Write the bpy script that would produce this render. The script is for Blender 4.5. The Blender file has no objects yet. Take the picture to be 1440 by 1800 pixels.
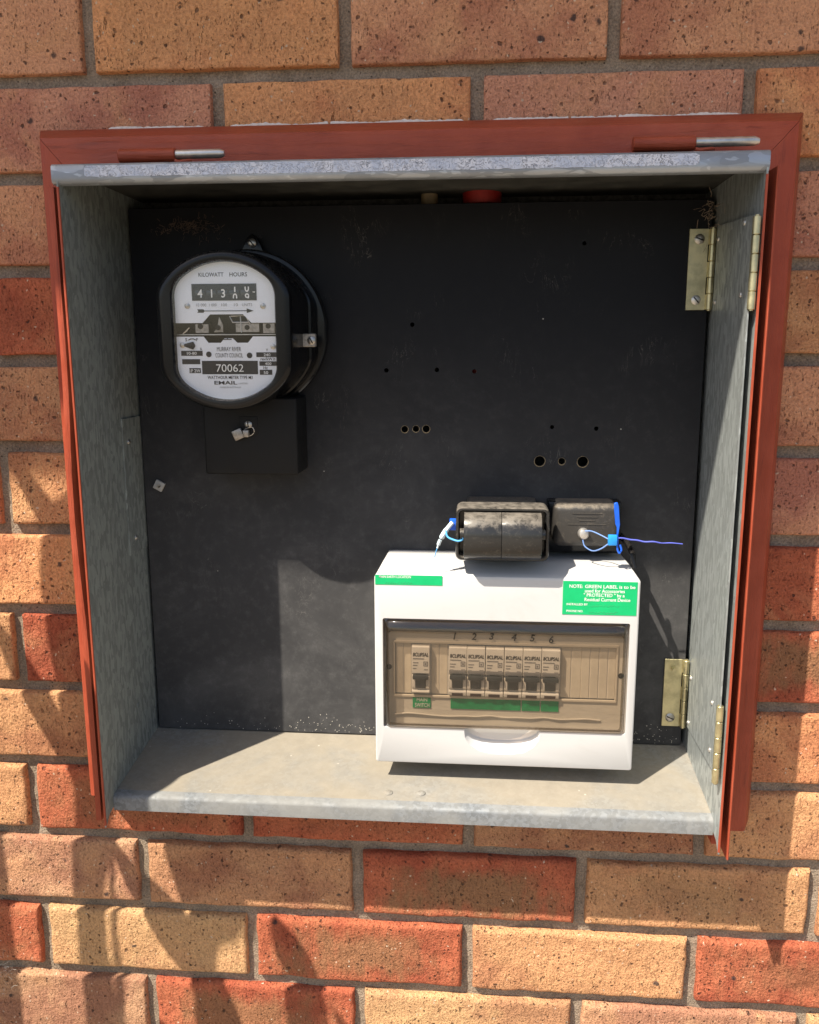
import bpy, bmesh, math, random
from mathutils import Vector, Matrix, noise
R = math.radians
S = 0.001                                   # all lengths below are millimetres
sc = bpy.context.scene
COL = sc.collection
random.seed(7)

# ------------------------------------------------------------ camera, sky, sun, exposure
cam = bpy.data.objects.new('camera', bpy.data.cameras.new('camera'))
COL.objects.link(cam)
cam.location = (0.48555, -0.8281, -0.25426)
cam.rotation_euler = (1.38326, 0.00233, 0.08114)
cam.data.sensor_fit = 'HORIZONTAL'; cam.data.sensor_width = 36; cam.data.lens = 36 * 1500 / 1440
cam.data.clip_start = 0.01; cam.data.clip_end = 200
sc.camera = cam

SUN = Vector((1.04, 1.0, -2.04)).normalized()           # the way the light travels
world = bpy.data.worlds.new('World'); sc.world = world; world.use_nodes = True
wn = world.node_tree.nodes; wl = world.node_tree.links
sky = wn.new('ShaderNodeTexSky'); sky.sky_type = 'NISHITA'; sky.sun_disc = False
sky.sun_elevation = math.asin(-SUN.z); sky.sun_rotation = math.atan2(-SUN.x, -SUN.y)
sky.air_density = 1.0; sky.dust_density = 2.0; sky.ozone_density = 1.0
wl.new(sky.outputs[0], wn['Background'].inputs[0]); wn['Background'].inputs[1].default_value = 0.088
sun = bpy.data.objects.new('sun', bpy.data.lights.new('sun', 'SUN')); COL.objects.link(sun)
sun.data.energy = 5.0; sun.data.angle = R(0.5); sun.data.color = (1.0, 0.91, 0.77)
sun.rotation_euler = SUN.to_track_quat('-Z', 'Y').to_euler(); sun.location = (-3, -3, 5)
sc.view_settings.view_transform = 'Standard'; sc.view_settings.look = 'None'
sc.view_settings.exposure = 0.85; sc.view_settings.gamma = 1.0; sc.view_settings.use_curve_mapping = False

# ------------------------------------------------------------ mesh helpers (millimetres)
def merge(bm, other):
    me = bpy.data.meshes.new('tmp'); other.to_mesh(me); other.free(); bm.from_mesh(me); bpy.data.meshes.remove(me)

def box(bm, x0, x1, y0, y1, z0, z1, bev=0.0, seg=2, rot=None):
    b = bmesh.new(); bmesh.ops.create_cube(b, size=1)
    for v in b.verts: v.co = Vector((v.co.x * abs(x1 - x0), v.co.y * abs(y1 - y0), v.co.z * abs(z1 - z0)))
    if bev: bmesh.ops.bevel(b, geom=b.edges[:], offset=bev, segments=seg, profile=0.5, affect='EDGES')
    c = Vector(((x0 + x1) / 2, (y0 + y1) / 2, (z0 + z1) / 2))
    for v in b.verts: v.co = ((rot @ v.co) if rot else v.co) + c
    merge(bm, b); return bm

def prism(bm, pts, a0, a1, axis='y', bev=0.0, seg=2):
    """Closed 2D outline extruded along an axis. axis y: pts are (x,z); axis x: (y,z); axis z: (x,y)."""
    def P(u, v, a): return {'y': (u, a, v), 'x': (a, u, v), 'z': (u, v, a)}[axis]
    b = bmesh.new(); lo = [b.verts.new(P(u, v, a0)) for u, v in pts]; hi = [b.verts.new(P(u, v, a1)) for u, v in pts]
    n = len(pts)
    b.faces.new(lo); b.faces.new(hi[::-1])
    for i in range(n): b.faces.new((lo[i], hi[i], hi[(i + 1) % n], lo[(i + 1) % n]))
    bmesh.ops.recalc_face_normals(b, faces=b.faces[:])
    if bev: 
        caps = set(b.faces[:2]) if False else None
        es = [e for e in b.edges if len(e.link_faces) == 2 and e.calc_face_angle(0) > R(40)]
        bmesh.ops.bevel(b, geom=es, offset=bev, segments=seg, profile=0.5, affect='EDGES')
    merge(bm, b); return bm

def frame_of(d):
    d = d.normalized(); a = Vector((0, 0, 1)) if abs(d.z) < 0.9 else Vector((1, 0, 0))
    u = d.cross(a).normalized(); return u, d.cross(u).normalized()

def tube(bm, pts, r, seg=10, caps=True):
    pts = [Vector(p) for p in pts]; rings = []
    rr = r if isinstance(r, (list, tuple)) else [r] * len(pts)
    for i, p in enumerate(pts):
        d = (pts[min(i + 1, len(pts) - 1)] - pts[max(i - 1, 0)])
        u, w = frame_of(d)
        rings.append([bm.verts.new(p + (u * math.cos(2 * math.pi * k / seg) + w * math.sin(2 * math.pi * k / seg)) * rr[i]) for k in range(seg)])
    for a, b in zip(rings, rings[1:]):
        for k in range(seg): bm.faces.new((a[k], a[(k + 1) % seg], b[(k + 1) % seg], b[k]))
    if caps: bm.faces.new(rings[0][::-1]); bm.faces.new(rings[-1])
    return bm

def curve(pts, n=6):
    """Catmull-Rom through the points."""
    P = [Vector(p) for p in pts]; P = [P[0] * 2 - P[1]] + P + [P[-1] * 2 - P[-2]]; out = []
    for i in range(1, len(P) - 2):
        for k in range(n):
            t = k / n; a, b, c, d = P[i - 1:i + 3]
            out.append(0.5 * ((2 * b) + (c - a) * t + (2 * a - 5 * b + 4 * c - d) * t * t + (3 * b - a - 3 * c + d) * t ** 3))
    out.append(P[-2]); return out

def cyl(bm, p0, p1, r, seg=24, bev=0.0):
    p0, p1 = Vector(p0), Vector(p1)
    if bev:
        d = (p1 - p0).normalized(); return tube(bm, [p0, p1 - d * bev, p1 - d * bev * .3, p1], [r, r, r - bev * .35, r - bev], seg)
    return tube(bm, [p0, p1], r, seg)

def obj(name, bm, m, parent=None, smooth=35, origin=None, **kw):
    me = bpy.data.meshes.new(name)
    bmesh.ops.recalc_face_normals(bm, faces=bm.faces[:]) if kw.get('recalc', True) else None
    o0 = Vector(origin or (0, 0, 0))
    for v in bm.verts: v.co = (v.co - o0) * S
    bm.to_mesh(me); bm.free()
    o = link(name, me, m, parent, smooth, o0 * S)
    if name in ('lettering', 'works_wire', 'print_marks', 'digits', 'numbers', 'raised_marks'): o['kind'] = 'stuff'      # too small to pick apart
    return o

def link(name, me, m, parent=None, smooth=35, loc=(0, 0, 0)):
    o = bpy.data.objects.new(name, me); COL.objects.link(o); o.location = loc
    if m and not me.materials: me.materials.append(m)
    if smooth:
        me.polygons.foreach_set('use_smooth', [True] * len(me.polygons)); me.set_sharp_from_angle(angle=R(smooth))
    if parent is not None:
        o.parent = parent; L = Vector((0, 0, 0)); q = parent
        while q is not None: L += q.location; q = q.parent
        o.location = Vector(loc) - L
    return o

def tag(o, label=None, cat=None, group=None, kind=None):
    for k, v in (('label', label), ('category', cat), ('group', group), ('kind', kind)):
        if v: o[k] = v
    return o

def thing(name, label, cat, loc, group=None):
    o = bpy.data.objects.new(name, None); COL.objects.link(o); o.location = Vector(loc) * S
    o.empty_display_size = 0.02
    return tag(o, label, cat, group)

def cut(bm, cutters):
    """Boolean difference; returns a new bmesh in the same millimetre space."""
    me = bpy.data.meshes.new('a'); bmesh.ops.recalc_face_normals(bm, faces=bm.faces[:]); bm.to_mesh(me); bm.free()
    a = bpy.data.objects.new('a', me); COL.objects.link(a); tmp = []
    for c in cutters:
        mc = bpy.data.meshes.new('c'); bmesh.ops.recalc_face_normals(c, faces=c.faces[:]); c.to_mesh(mc); c.free()
        oc = bpy.data.objects.new('c', mc); COL.objects.link(oc); tmp.append(oc)
        md = a.modifiers.new('b', 'BOOLEAN'); md.operation = 'DIFFERENCE'; md.object = oc; md.solver = 'EXACT'
    bpy.context.view_layer.update()
    r = bpy.data.meshes.new_from_object(a.evaluated_get(bpy.context.evaluated_depsgraph_get()))
    out = bmesh.new(); out.from_mesh(r)
    for o in tmp + [a]:
        d = o.data; bpy.data.objects.remove(o); bpy.data.meshes.remove(d)
    bpy.data.meshes.remove(r); return out

def text(bm, body, x, y, z, size, align='CENTER', bold=0.0, sx=1.0, shear=0.0, rot=0.0, width=None):
    """Flat lettering facing the viewer (-Y); x, z is the baseline anchor; size is the cap height in mm."""
    cu = bpy.data.curves.new('t', 'FONT'); cu.body = body; cu.size = size / 0.70; cu.align_x = align
    cu.offset = bold * size; cu.shear = shear; cu.resolution_u = 3; cu.fill_mode = 'FRONT'
    o = bpy.data.objects.new('t', cu); COL.objects.link(o)
    bpy.context.view_layer.update()
    me = bpy.data.meshes.new_from_object(o.evaluated_get(bpy.context.evaluated_depsgraph_get()))
    b = bmesh.new(); b.from_mesh(me); c, s = math.cos(rot), math.sin(rot)
    if width and b.verts:
        lo = min(v.co.x for v in b.verts); hi = max(v.co.x for v in b.verts); sx = width / max(1e-6, hi - lo)
        for v in b.verts: v.co.x -= (lo + hi) / 2 if align == 'CENTER' else lo
    for v in b.verts:
        u, w = v.co.x * sx, v.co.y
        v.co = Vector((x + u * c - w * s, y, z + u * s + w * c))
    merge(bm, b); bpy.data.objects.remove(o); bpy.data.curves.remove(cu); bpy.data.meshes.remove(me)
    return bm

# ------------------------------------------------------------ material helpers
class M:
    def __init__(s, name, rough=0.6, metal=0.0, spec=0.5):
        s.m = bpy.data.materials.new(name); s.m.use_nodes = True; s.nt = s.m.node_tree; s.n = s.nt.nodes
        s.b = s.n['Principled BSDF']; s.b.inputs['Roughness'].default_value = rough; s.b.inputs['Metallic'].default_value = metal
        s.b.inputs['Specular IOR Level'].default_value = spec
    def N(s, t, **kw):
        n = s.n.new('ShaderNode' + t)
        for k, v in kw.items():
            if k.startswith('i_'): s.put(n.inputs[k[2:].replace('_', ' ')], v)
            else: setattr(n, k, v)
        return n
    def put(s, sock, v):
        if isinstance(v, bpy.types.NodeSocket): s.nt.links.new(v, sock)
        elif isinstance(v, (tuple, list)) and sock.type == 'RGBA' and len(v) == 3: sock.default_value = (*v, 1)
        else: sock.default_value = v
    def co(s, scale=(1, 1, 1), kind='Object', add=None):
        t = s.N('TexCoord').outputs[kind]
        if add is not None:
            a = s.N('VectorMath', operation='ADD'); s.put(a.inputs[0], t); s.put(a.inputs[1], add); t = a.outputs[0]
        mp = s.N('Mapping'); s.put(mp.inputs[0], t); mp.inputs['Scale'].default_value = scale; return mp.outputs[0]
    def noise(s, vec, scale, detail=4, rough=0.6, dist=0.0):
        n = s.N('TexNoise'); s.put(n.inputs['Vector'], vec); n.inputs['Scale'].default_value = scale
        n.inputs['Detail'].default_value = detail; n.inputs['Roughness'].default_value = rough; n.inputs['Distortion'].default_value = dist
        return n.outputs['Fac']
    def voro(s, vec, scale, feature='F1'):
        n = s.N('TexVoronoi', feature=feature); s.put(n.inputs['Vector'], vec); n.inputs['Scale'].default_value = scale; return n
    def ramp(s, v, a, b, lo=0.0, hi=1.0):
        n = s.N('MapRange', clamp=True, interpolation_type='SMOOTHSTEP'); s.put(n.inputs[0], v)
        for i, x in zip((1, 2, 3, 4), (a, b, lo, hi)): n.inputs[i].default_value = x
        return n.outputs[0]
    def math(s, op, a, b=0.0):
        n = s.N('Math', operation=op); s.put(n.inputs[0], a); s.put(n.inputs[1], b); return n.outputs[0]
    def mix(s, f, a, b, blend='MIX'):
        n = s.N('Mix', data_type='RGBA', blend_type=blend); s.put(n.inputs[0], f); s.put(n.inputs[6], a); s.put(n.inputs[7], b); return n.outputs[2]
    def bump(s, h, strength=0.3, dist=0.001, prev=None):
        n = s.N('Bump'); n.inputs['Strength'].default_value = strength; n.inputs['Distance'].default_value = dist; s.put(n.inputs['Height'], h)
        if prev is not None: s.put(n.inputs['Normal'], prev)
        return n.outputs[0]
    def set(s, color=None, rough=None, normal=None, metal=None):
        if color is not None: s.put(s.b.inputs['Base Color'], color)
        if rough is not None: s.put(s.b.inputs['Roughness'], rough)
        if normal is not None: s.put(s.b.inputs['Normal'], normal)
        if metal is not None: s.put(s.b.inputs['Metallic'], metal)
        return s.m

def plain(name, col, rough=0.5, metal=0.0, var=0.15, scale=60, spec=0.5, bump=0.0):
    k = M(name, rough, metal, spec); v = k.co(); f = k.noise(v, scale, 5)
    c = k.mix(k.ramp(f, 0.3, 0.7), tuple(x * (1 - var) for x in col), tuple(min(1, x * (1 + var)) for x in col))
    r = k.ramp(f, 0.3, 0.7, max(0.05, rough - 0.08), min(1, rough + 0.08))
    return k.set(c, r, k.bump(k.noise(v, scale * 8, 3), bump, 0.0005) if bump else None)

def make_brick_mat():
    k = M('brick_clay', 0.88, spec=0.25)
    oi = k.N('ObjectInfo'); off = k.math('MULTIPLY', oi.outputs['Random'], 37.0)
    cx = k.N('CombineXYZ'); [k.put(cx.inputs[i], off) for i in range(3)]
    v = k.co(add=cx.outputs[0]); vs = k.co((1, 1, 0.36), add=cx.outputs[0])
    C = oi.outputs['Color']
    big = k.noise(v, 11, 3, 0.5); mid = k.noise(v, 42, 4, 0.6); fine = k.noise(v, 420, 5, 0.65)
    col = k.mix(k.ramp(big, 0.45, 0.62, 0, 0.85), C, k.mix(1.0, C, (0.70, 0.58, 0.62), 'MULTIPLY'))
    tan = k.mix(oi.outputs['Alpha'], C, k.mix(0.55, C, (0.60, 0.31, 0.155)))
    col = k.mix(k.ramp(k.noise(v, 16, 4, 0.55, 0.5), 0.48, 0.66, 0, 0.8), col, tan)
    col = k.mix(k.ramp(mid, 0.5, 0.78, 0, 0.45), col, k.mix(1.0, C, (1.22, 1.35, 1.3), 'MULTIPLY'))
    # flashed olive core on the red bricks (object alpha says how much)
    sep = k.N('SeparateXYZ'); k.put(sep.inputs[0], k.N('TexCoord').outputs['Object'])
    ex = k.math('DIVIDE', k.math('ABSOLUTE', sep.outputs[0]), 0.105); ez = k.math('DIVIDE', k.math('ABSOLUTE', sep.outputs[2]), 0.034)
    rad = k.math('ADD', k.math('MAXIMUM', ex, ez), k.math('MULTIPLY', k.math('SUBTRACT', big, 0.5), 1.6))
    streak = k.noise(k.co((1, 1, 0.35), add=cx.outputs[0]), 70, 5, 0.7)
    rad = k.math('ADD', rad, k.math('MULTIPLY', k.math('SUBTRACT', streak, 0.5), 1.5))
    core = k.math('MULTIPLY', k.ramp(rad, 1.05, 0.25, 0, 0.8), k.math('SUBTRACT', 1.0, oi.outputs['Alpha']))
    col = k.mix(core, col, (0.23, 0.15, 0.075))
    col = k.mix(k.ramp(fine, 0.3, 0.7, 0.0, 1.0), k.mix(1.0, col, (0.88, 0.85, 0.84), 'MULTIPLY'), k.mix(1.0, col, (1.32, 1.32, 1.32), 'MULTIPLY'))
    # dark iron spots, pale grit, short vertical wire-cut tears
    def spots(vec, scale, r0, r1, keep):
        n = k.voro(vec, scale); s = k.N('SeparateColor'); k.put(s.inputs[0], n.outputs['Color'])
        return k.math('MULTIPLY', k.ramp(n.outputs['Distance'], r0, r1, 1, 0), k.math('GREATER_THAN', s.outputs[0], keep))
    wob = k.N('VectorMath', operation='ADD'); k.put(wob.inputs[0], v)
    nz = k.N('TexNoise'); k.put(nz.inputs['Vector'], v); nz.inputs['Scale'].default_value = 160
    sc_ = k.N('VectorMath', operation='SCALE'); k.put(sc_.inputs[0], nz.outputs['Color']); sc_.inputs['Scale'].default_value = 0.006
    k.put(wob.inputs[1], sc_.outputs[0]); vw = wob.outputs[0]
    ws = k.N('VectorMath', operation='ADD'); k.put(ws.inputs[0], vs); k.put(ws.inputs[1], sc_.outputs[0])
    iron = spots(vw, 40, 0.07, 0.15, 0.76); iron2 = k.math('MAXIMUM', spots(vw, 190, 0.12, 0.30, 0.80), spots(vw, 95, 0.10, 0.22, 0.82))
    vt = k.co((1, 1, 0.42), add=cx.outputs[0])
    dens = k.ramp(k.noise(v, 21, 3, 0.6), 0.30, 0.62, 0.25, 1.0)
    tear = k.math('MULTIPLY', k.ramp(k.noise(vt, 640, 2, 0.5, 0.4), 0.625, 0.70), dens)
    tear = k.math('MAXIMUM', tear, k.math('MULTIPLY', spots(ws.outputs[0], 130, 0.09, 0.2, 0.92), 0.9)); grit = spots(vw, 210, 0.14, 0.26, 0.90)
    col = k.mix(k.math('MULTIPLY', tear, 0.55), col, k.mix(1.0, col, (0.30, 0.24, 0.22), 'MULTIPLY'))
    col = k.mix(k.math('MULTIPLY', iron2, 0.72), col, (0.045, 0.028, 0.025))
    col = k.mix(k.math('MULTIPLY', iron, 0.85), col, (0.035, 0.033, 0.038))
    col = k.mix(k.math('MULTIPLY', grit, 0.8), col, (0.72, 0.58, 0.44))
    h = k.math('ADD', k.math('MULTIPLY', fine, 0.9), k.math('MULTIPLY', mid, 1.2)); h = k.math('ADD', h, k.math('MULTIPLY', k.noise(vs, 150, 4, 0.6), 1.1))
    h = k.math('SUBTRACT', h, k.math('MULTIPLY', tear, 1.5)); h = k.math('SUBTRACT', h, k.math('MULTIPLY', iron2, 0.8))
    return k.set(col, None, k.bump(h, 1.0, 0.0030))

def make_galv(name, base, streak=(1, 1, 0.16), contrast=0.35, dirt=None, metal=0.55, rough=0.42, scale=120):
    k = M(name, rough, metal); v = k.co(streak); v0 = k.co()
    nz = k.N('TexNoise'); k.put(nz.inputs['Vector'], v); nz.inputs['Scale'].default_value = scale * .8
    sc_ = k.N('VectorMath', operation='SCALE'); k.put(sc_.inputs[0], nz.outputs['Color']); sc_.inputs['Scale'].default_value = 1.1 / scale
    wv = k.N('VectorMath', operation='ADD'); k.put(wv.inputs[0], v); k.put(wv.inputs[1], sc_.outputs[0]); v = wv.outputs[0]
    vo = k.voro(v, scale); s = k.N('SeparateColor'); k.put(s.inputs[0], vo.outputs['Color'])
    n = k.noise(v, scale * 0.5, 4, 0.6, 0.8); f = k.math('ADD', k.math('MULTIPLY', s.outputs[0], 0.5), k.math('MULTIPLY', n, 0.5))
    c = k.mix(k.ramp(f, 0.3, 0.75), tuple(x * (1 - contrast) for x in base), tuple(min(1, x * (1 + contrast)) for x in base))
    fl = k.ramp(k.noise(v, scale * 1.7, 2, 0.4, 0.6), 0.65, 0.69)
    c = k.mix(k.math('MULTIPLY', fl, 0.4), c, tuple(min(1, x * 1.9) for x in base))
    r = k.ramp(f, 0.3, 0.75, rough + 0.12, rough - 0.06); me = metal
    if dirt:
        d = k.ramp(k.noise(v0, 11, 7, 0.62, 0.6), 0.30, 0.62, 0.25, 0.9)
        c = k.mix(d, c, k.mix(k.noise(v0, 60, 4), tuple(x * 0.75 for x in dirt), tuple(x * 1.2 for x in dirt)))
        sp = k.voro(v0, 190); s2 = k.N('SeparateColor'); k.put(s2.inputs[0], sp.outputs['Color'])
        c = k.mix(k.math('MULTIPLY', k.ramp(sp.outputs['Distance'], 0.1, 0.25, 1, 0), k.math('GREATER_THAN', s2.outputs[0], 0.985)), c, (0.5, 0.46, 0.4))
        r = k.math('ADD', r, k.math('MULTIPLY', d, 0.3)); me = k.math('MULTIPLY', k.math('SUBTRACT', 1.0, d), metal)
    return k.set(c, r, k.bump(n, 0.12, 0.0006), me)

def make_red(grain=(0.10, 1, 1)):
    k = M('red_brown_gloss_paint', 0.45, spec=0.3); v = k.co(); gx = k.co(grain)
    f = k.noise(v, 24, 5); g = k.noise(gx, 150, 5, 0.7, 0.5)
    c = k.mix(k.ramp(f, 0.3, 0.7), (0.33, 0.060, 0.029), (0.40, 0.082, 0.042))
    c = k.mix(k.ramp(k.noise(v, 9, 5, 0.7), 0.56, 0.75, 0, 0.28), c, (0.50, 0.15, 0.09))
    c = k.mix(k.ramp(g, 0.56, 0.70, 0, 0.55), c, (0.17, 0.034, 0.02))
    return k.set(c, k.ramp(f, 0.3, 0.7, 0.32, 0.5), k.bump(g, 0.8, 0.0018))

def make_black_board():
    k = M('black_panel_board', 0.65, spec=0.1); v = k.co()
    d = k.ramp(k.noise(v, 9, 7, 0.68, 0.6), 0.42, 0.72); d2 = k.ramp(k.noise(v, 95, 5, 0.75), 0.45, 0.8)
    sx = k.N('SeparateXYZ'); k.put(sx.inputs[0], v)
    low = k.ramp(sx.outputs[2], -0.18, -0.52, 0.06, 1.0)  # dust plus painted light: darker in the shaded top, paler where sunlit
    dust = k.math('MULTIPLY', k.math('ADD', k.math('ADD', k.math('MULTIPLY', d, 0.28), 0.40), k.math('MULTIPLY', d2, 0.28)), low)
    c = k.mix(dust, (0.0085, 0.0095, 0.0125), (0.112, 0.110, 0.110))
    scr = k.ramp(k.math('ABSOLUTE', k.math('SUBTRACT', k.noise(k.co((1, 1, 0.25)), 38, 4, 0.7, 2.0), 0.5)), 0.0, 0.006, 1, 0)
    c = k.mix(k.math('MULTIPLY', k.math('MULTIPLY', scr, k.ramp(k.noise(v, 18, 2), 0.55, 0.7)), 0.55), c, (0.16, 0.15, 0.14))
    sp = k.voro(v, 210); s2 = k.N('SeparateColor'); k.put(s2.inputs[0], sp.outputs['Color'])
    fl = k.math('MULTIPLY', k.ramp(sp.outputs['Distance'], 0.08, 0.2, 1, 0), k.math('GREATER_THAN', s2.outputs[0], 0.998))
    c = k.mix(fl, c, (0.4, 0.38, 0.34))
    return k.set(c, k.ramp(dust, 0, 0.6, 0.42, 0.8), k.bump(k.noise(v, 500, 3), 0.06, 0.0004))

def make_dusty(name, base, dust, amount=0.6, rough=0.35, spec=0.5):
    k = M(name, rough, spec=spec); v = k.co(); g = k.N('NewGeometry'); s = k.N('SeparateXYZ'); k.put(s.inputs[0], g.outputs['Normal'])
    n = k.noise(v, 130, 7, 0.75, 0.4); up = k.ramp(s.outputs[2], 0.1, 0.8)           # dust has settled on what faces up
    d = k.math('MULTIPLY', k.ramp(k.math('ADD', n, k.math('MULTIPLY', up, 0.30)), 0.52, 0.98), amount)
    d = k.math('ADD', d, k.math('MULTIPLY', k.ramp(k.noise(v, 420, 3, 0.7), 0.6, 0.75), amount * 0.12))
    return k.set(k.mix(d, base, dust), k.ramp(d, 0, 0.7, rough, 0.85), k.bump(k.noise(v, 600, 2), 0.08, 0.0004))

def make_clear(name, tint, refl=1.0, rough=0.02):
    m = bpy.data.materials.new(name); m.use_nodes = True; nt = m.node_tree; nt.nodes.clear()
    o = nt.nodes.new('ShaderNodeOutputMaterial'); mx = nt.nodes.new('ShaderNodeMixShader')
    t = nt.nodes.new('ShaderNodeBsdfTransparent'); t.inputs[0].default_value = (*tint, 1)
    g = nt.nodes.new('ShaderNodeBsdfGlossy'); g.inputs['Roughness'].default_value = rough
    fr = nt.nodes.new('ShaderNodeFresnel'); fr.inputs[0].default_value = 1.5
    mu = nt.nodes.new('ShaderNodeMath'); mu.operation = 'MULTIPLY'; mu.inputs[1].default_value = refl
    ge = nt.nodes.new('ShaderNodeNewGeometry'); mr = nt.nodes.new('ShaderNodeMapRange'); mr.inputs[3].default_value = 1.5; mr.inputs[4].default_value = 1 / 1.5
    nt.links.new(ge.outputs['Backfacing'], mr.inputs[0]); nt.links.new(mr.outputs[0], fr.inputs[0])      # a thin sheet reflects alike on both sides
    mu.use_clamp = True; nt.links.new(fr.outputs[0], mu.inputs[0]); nt.links.new(mu.outputs[0], mx.inputs[0])
    nt.links.new(t.outputs[0], mx.inputs[1]); nt.links.new(g.outputs[0], mx.inputs[2]); nt.links.new(mx.outputs[0], o.inputs[0])
    return m

def make_card():
    k = M('creased_card', 0.8); v = k.co((0.5, 1, 1)); n = k.noise(v, 40, 3, 0.5, 0.5)
    return k.set(k.mix(k.ramp(n, 0.3, 0.7), (0.68, 0.65, 0.59), (0.72, 0.69, 0.63)), None, k.bump(n, 0.5, 0.003))

def make_mortar():
    k = M('grey_brown_mortar', 0.95, spec=.2); v = k.co(); a = k.noise(v, 30, 4, .6); g_ = k.noise(v, 520, 4, .7)
    c = k.mix(k.ramp(a, .3, .7), (.28, .225, .17), (.38, .31, .24)); c = k.mix(k.ramp(g_, .35, .7), k.mix(1.0, c, (.7, .7, .7), 'MULTIPLY'), k.mix(1.0, c, (1.3, 1.28, 1.25), 'MULTIPLY'))
    vo = k.voro(v, 300); s_ = k.N('SeparateColor'); k.put(s_.inputs[0], vo.outputs['Color'])
    c = k.mix(k.math('MULTIPLY', k.ramp(vo.outputs['Distance'], .15, .35, 1, 0), k.math('GREATER_THAN', s_.outputs[0], .9)), c, (.09, .07, .055))
    return k.set(c, None, k.bump(k.math('ADD', g_, k.noise(v, 130, 3)), .9, .002))

def make_flake():
    k = M('flaking_lilac_white_paint', 0.65, spec=.3); v = k.co(); n = k.noise(v, 330, 4, .65, .8); m_ = k.noise(v, 60, 4, .6)
    crack = k.ramp(k.math('ABSOLUTE', k.math('SUBTRACT', k.noise(v, 210, 3, .6, 1.2), .5)), .0, .03, 1, 0)
    c = k.mix(k.ramp(m_, .35, .65), (.50, .56, .70), (.66, .69, .78)); c = k.mix(k.ramp(n, .60, .68, 0, .75), c, (.16, .20, .29))
    c = k.mix(k.math('MULTIPLY', crack, k.ramp(m_, .45, .6, 0, .8)), c, (.10, .13, .2))
    return k.set(c, None, k.bump(k.math('SUBTRACT', n, crack), .7, .0008))

def make_white():
    k = M('white_enclosure_plastic', 0.4); v = k.co(); n = k.ramp(k.noise(v, 16, 6, .7, .5), .52, .78, 0, .5); sm = k.ramp(k.noise(k.co((.4, 1, 1)), 60, 5, .7, 1.5), .62, .72, 0, .35)
    c = k.mix(n, (.58, .58, .58), (.50, .49, .47)); c = k.mix(k.math('MULTIPLY', sm, k.noise(v, 10, 2)), c, (.42, .40, .37))
    return k.set(c, k.ramp(n, 0, .5, .36, .55))

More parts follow.
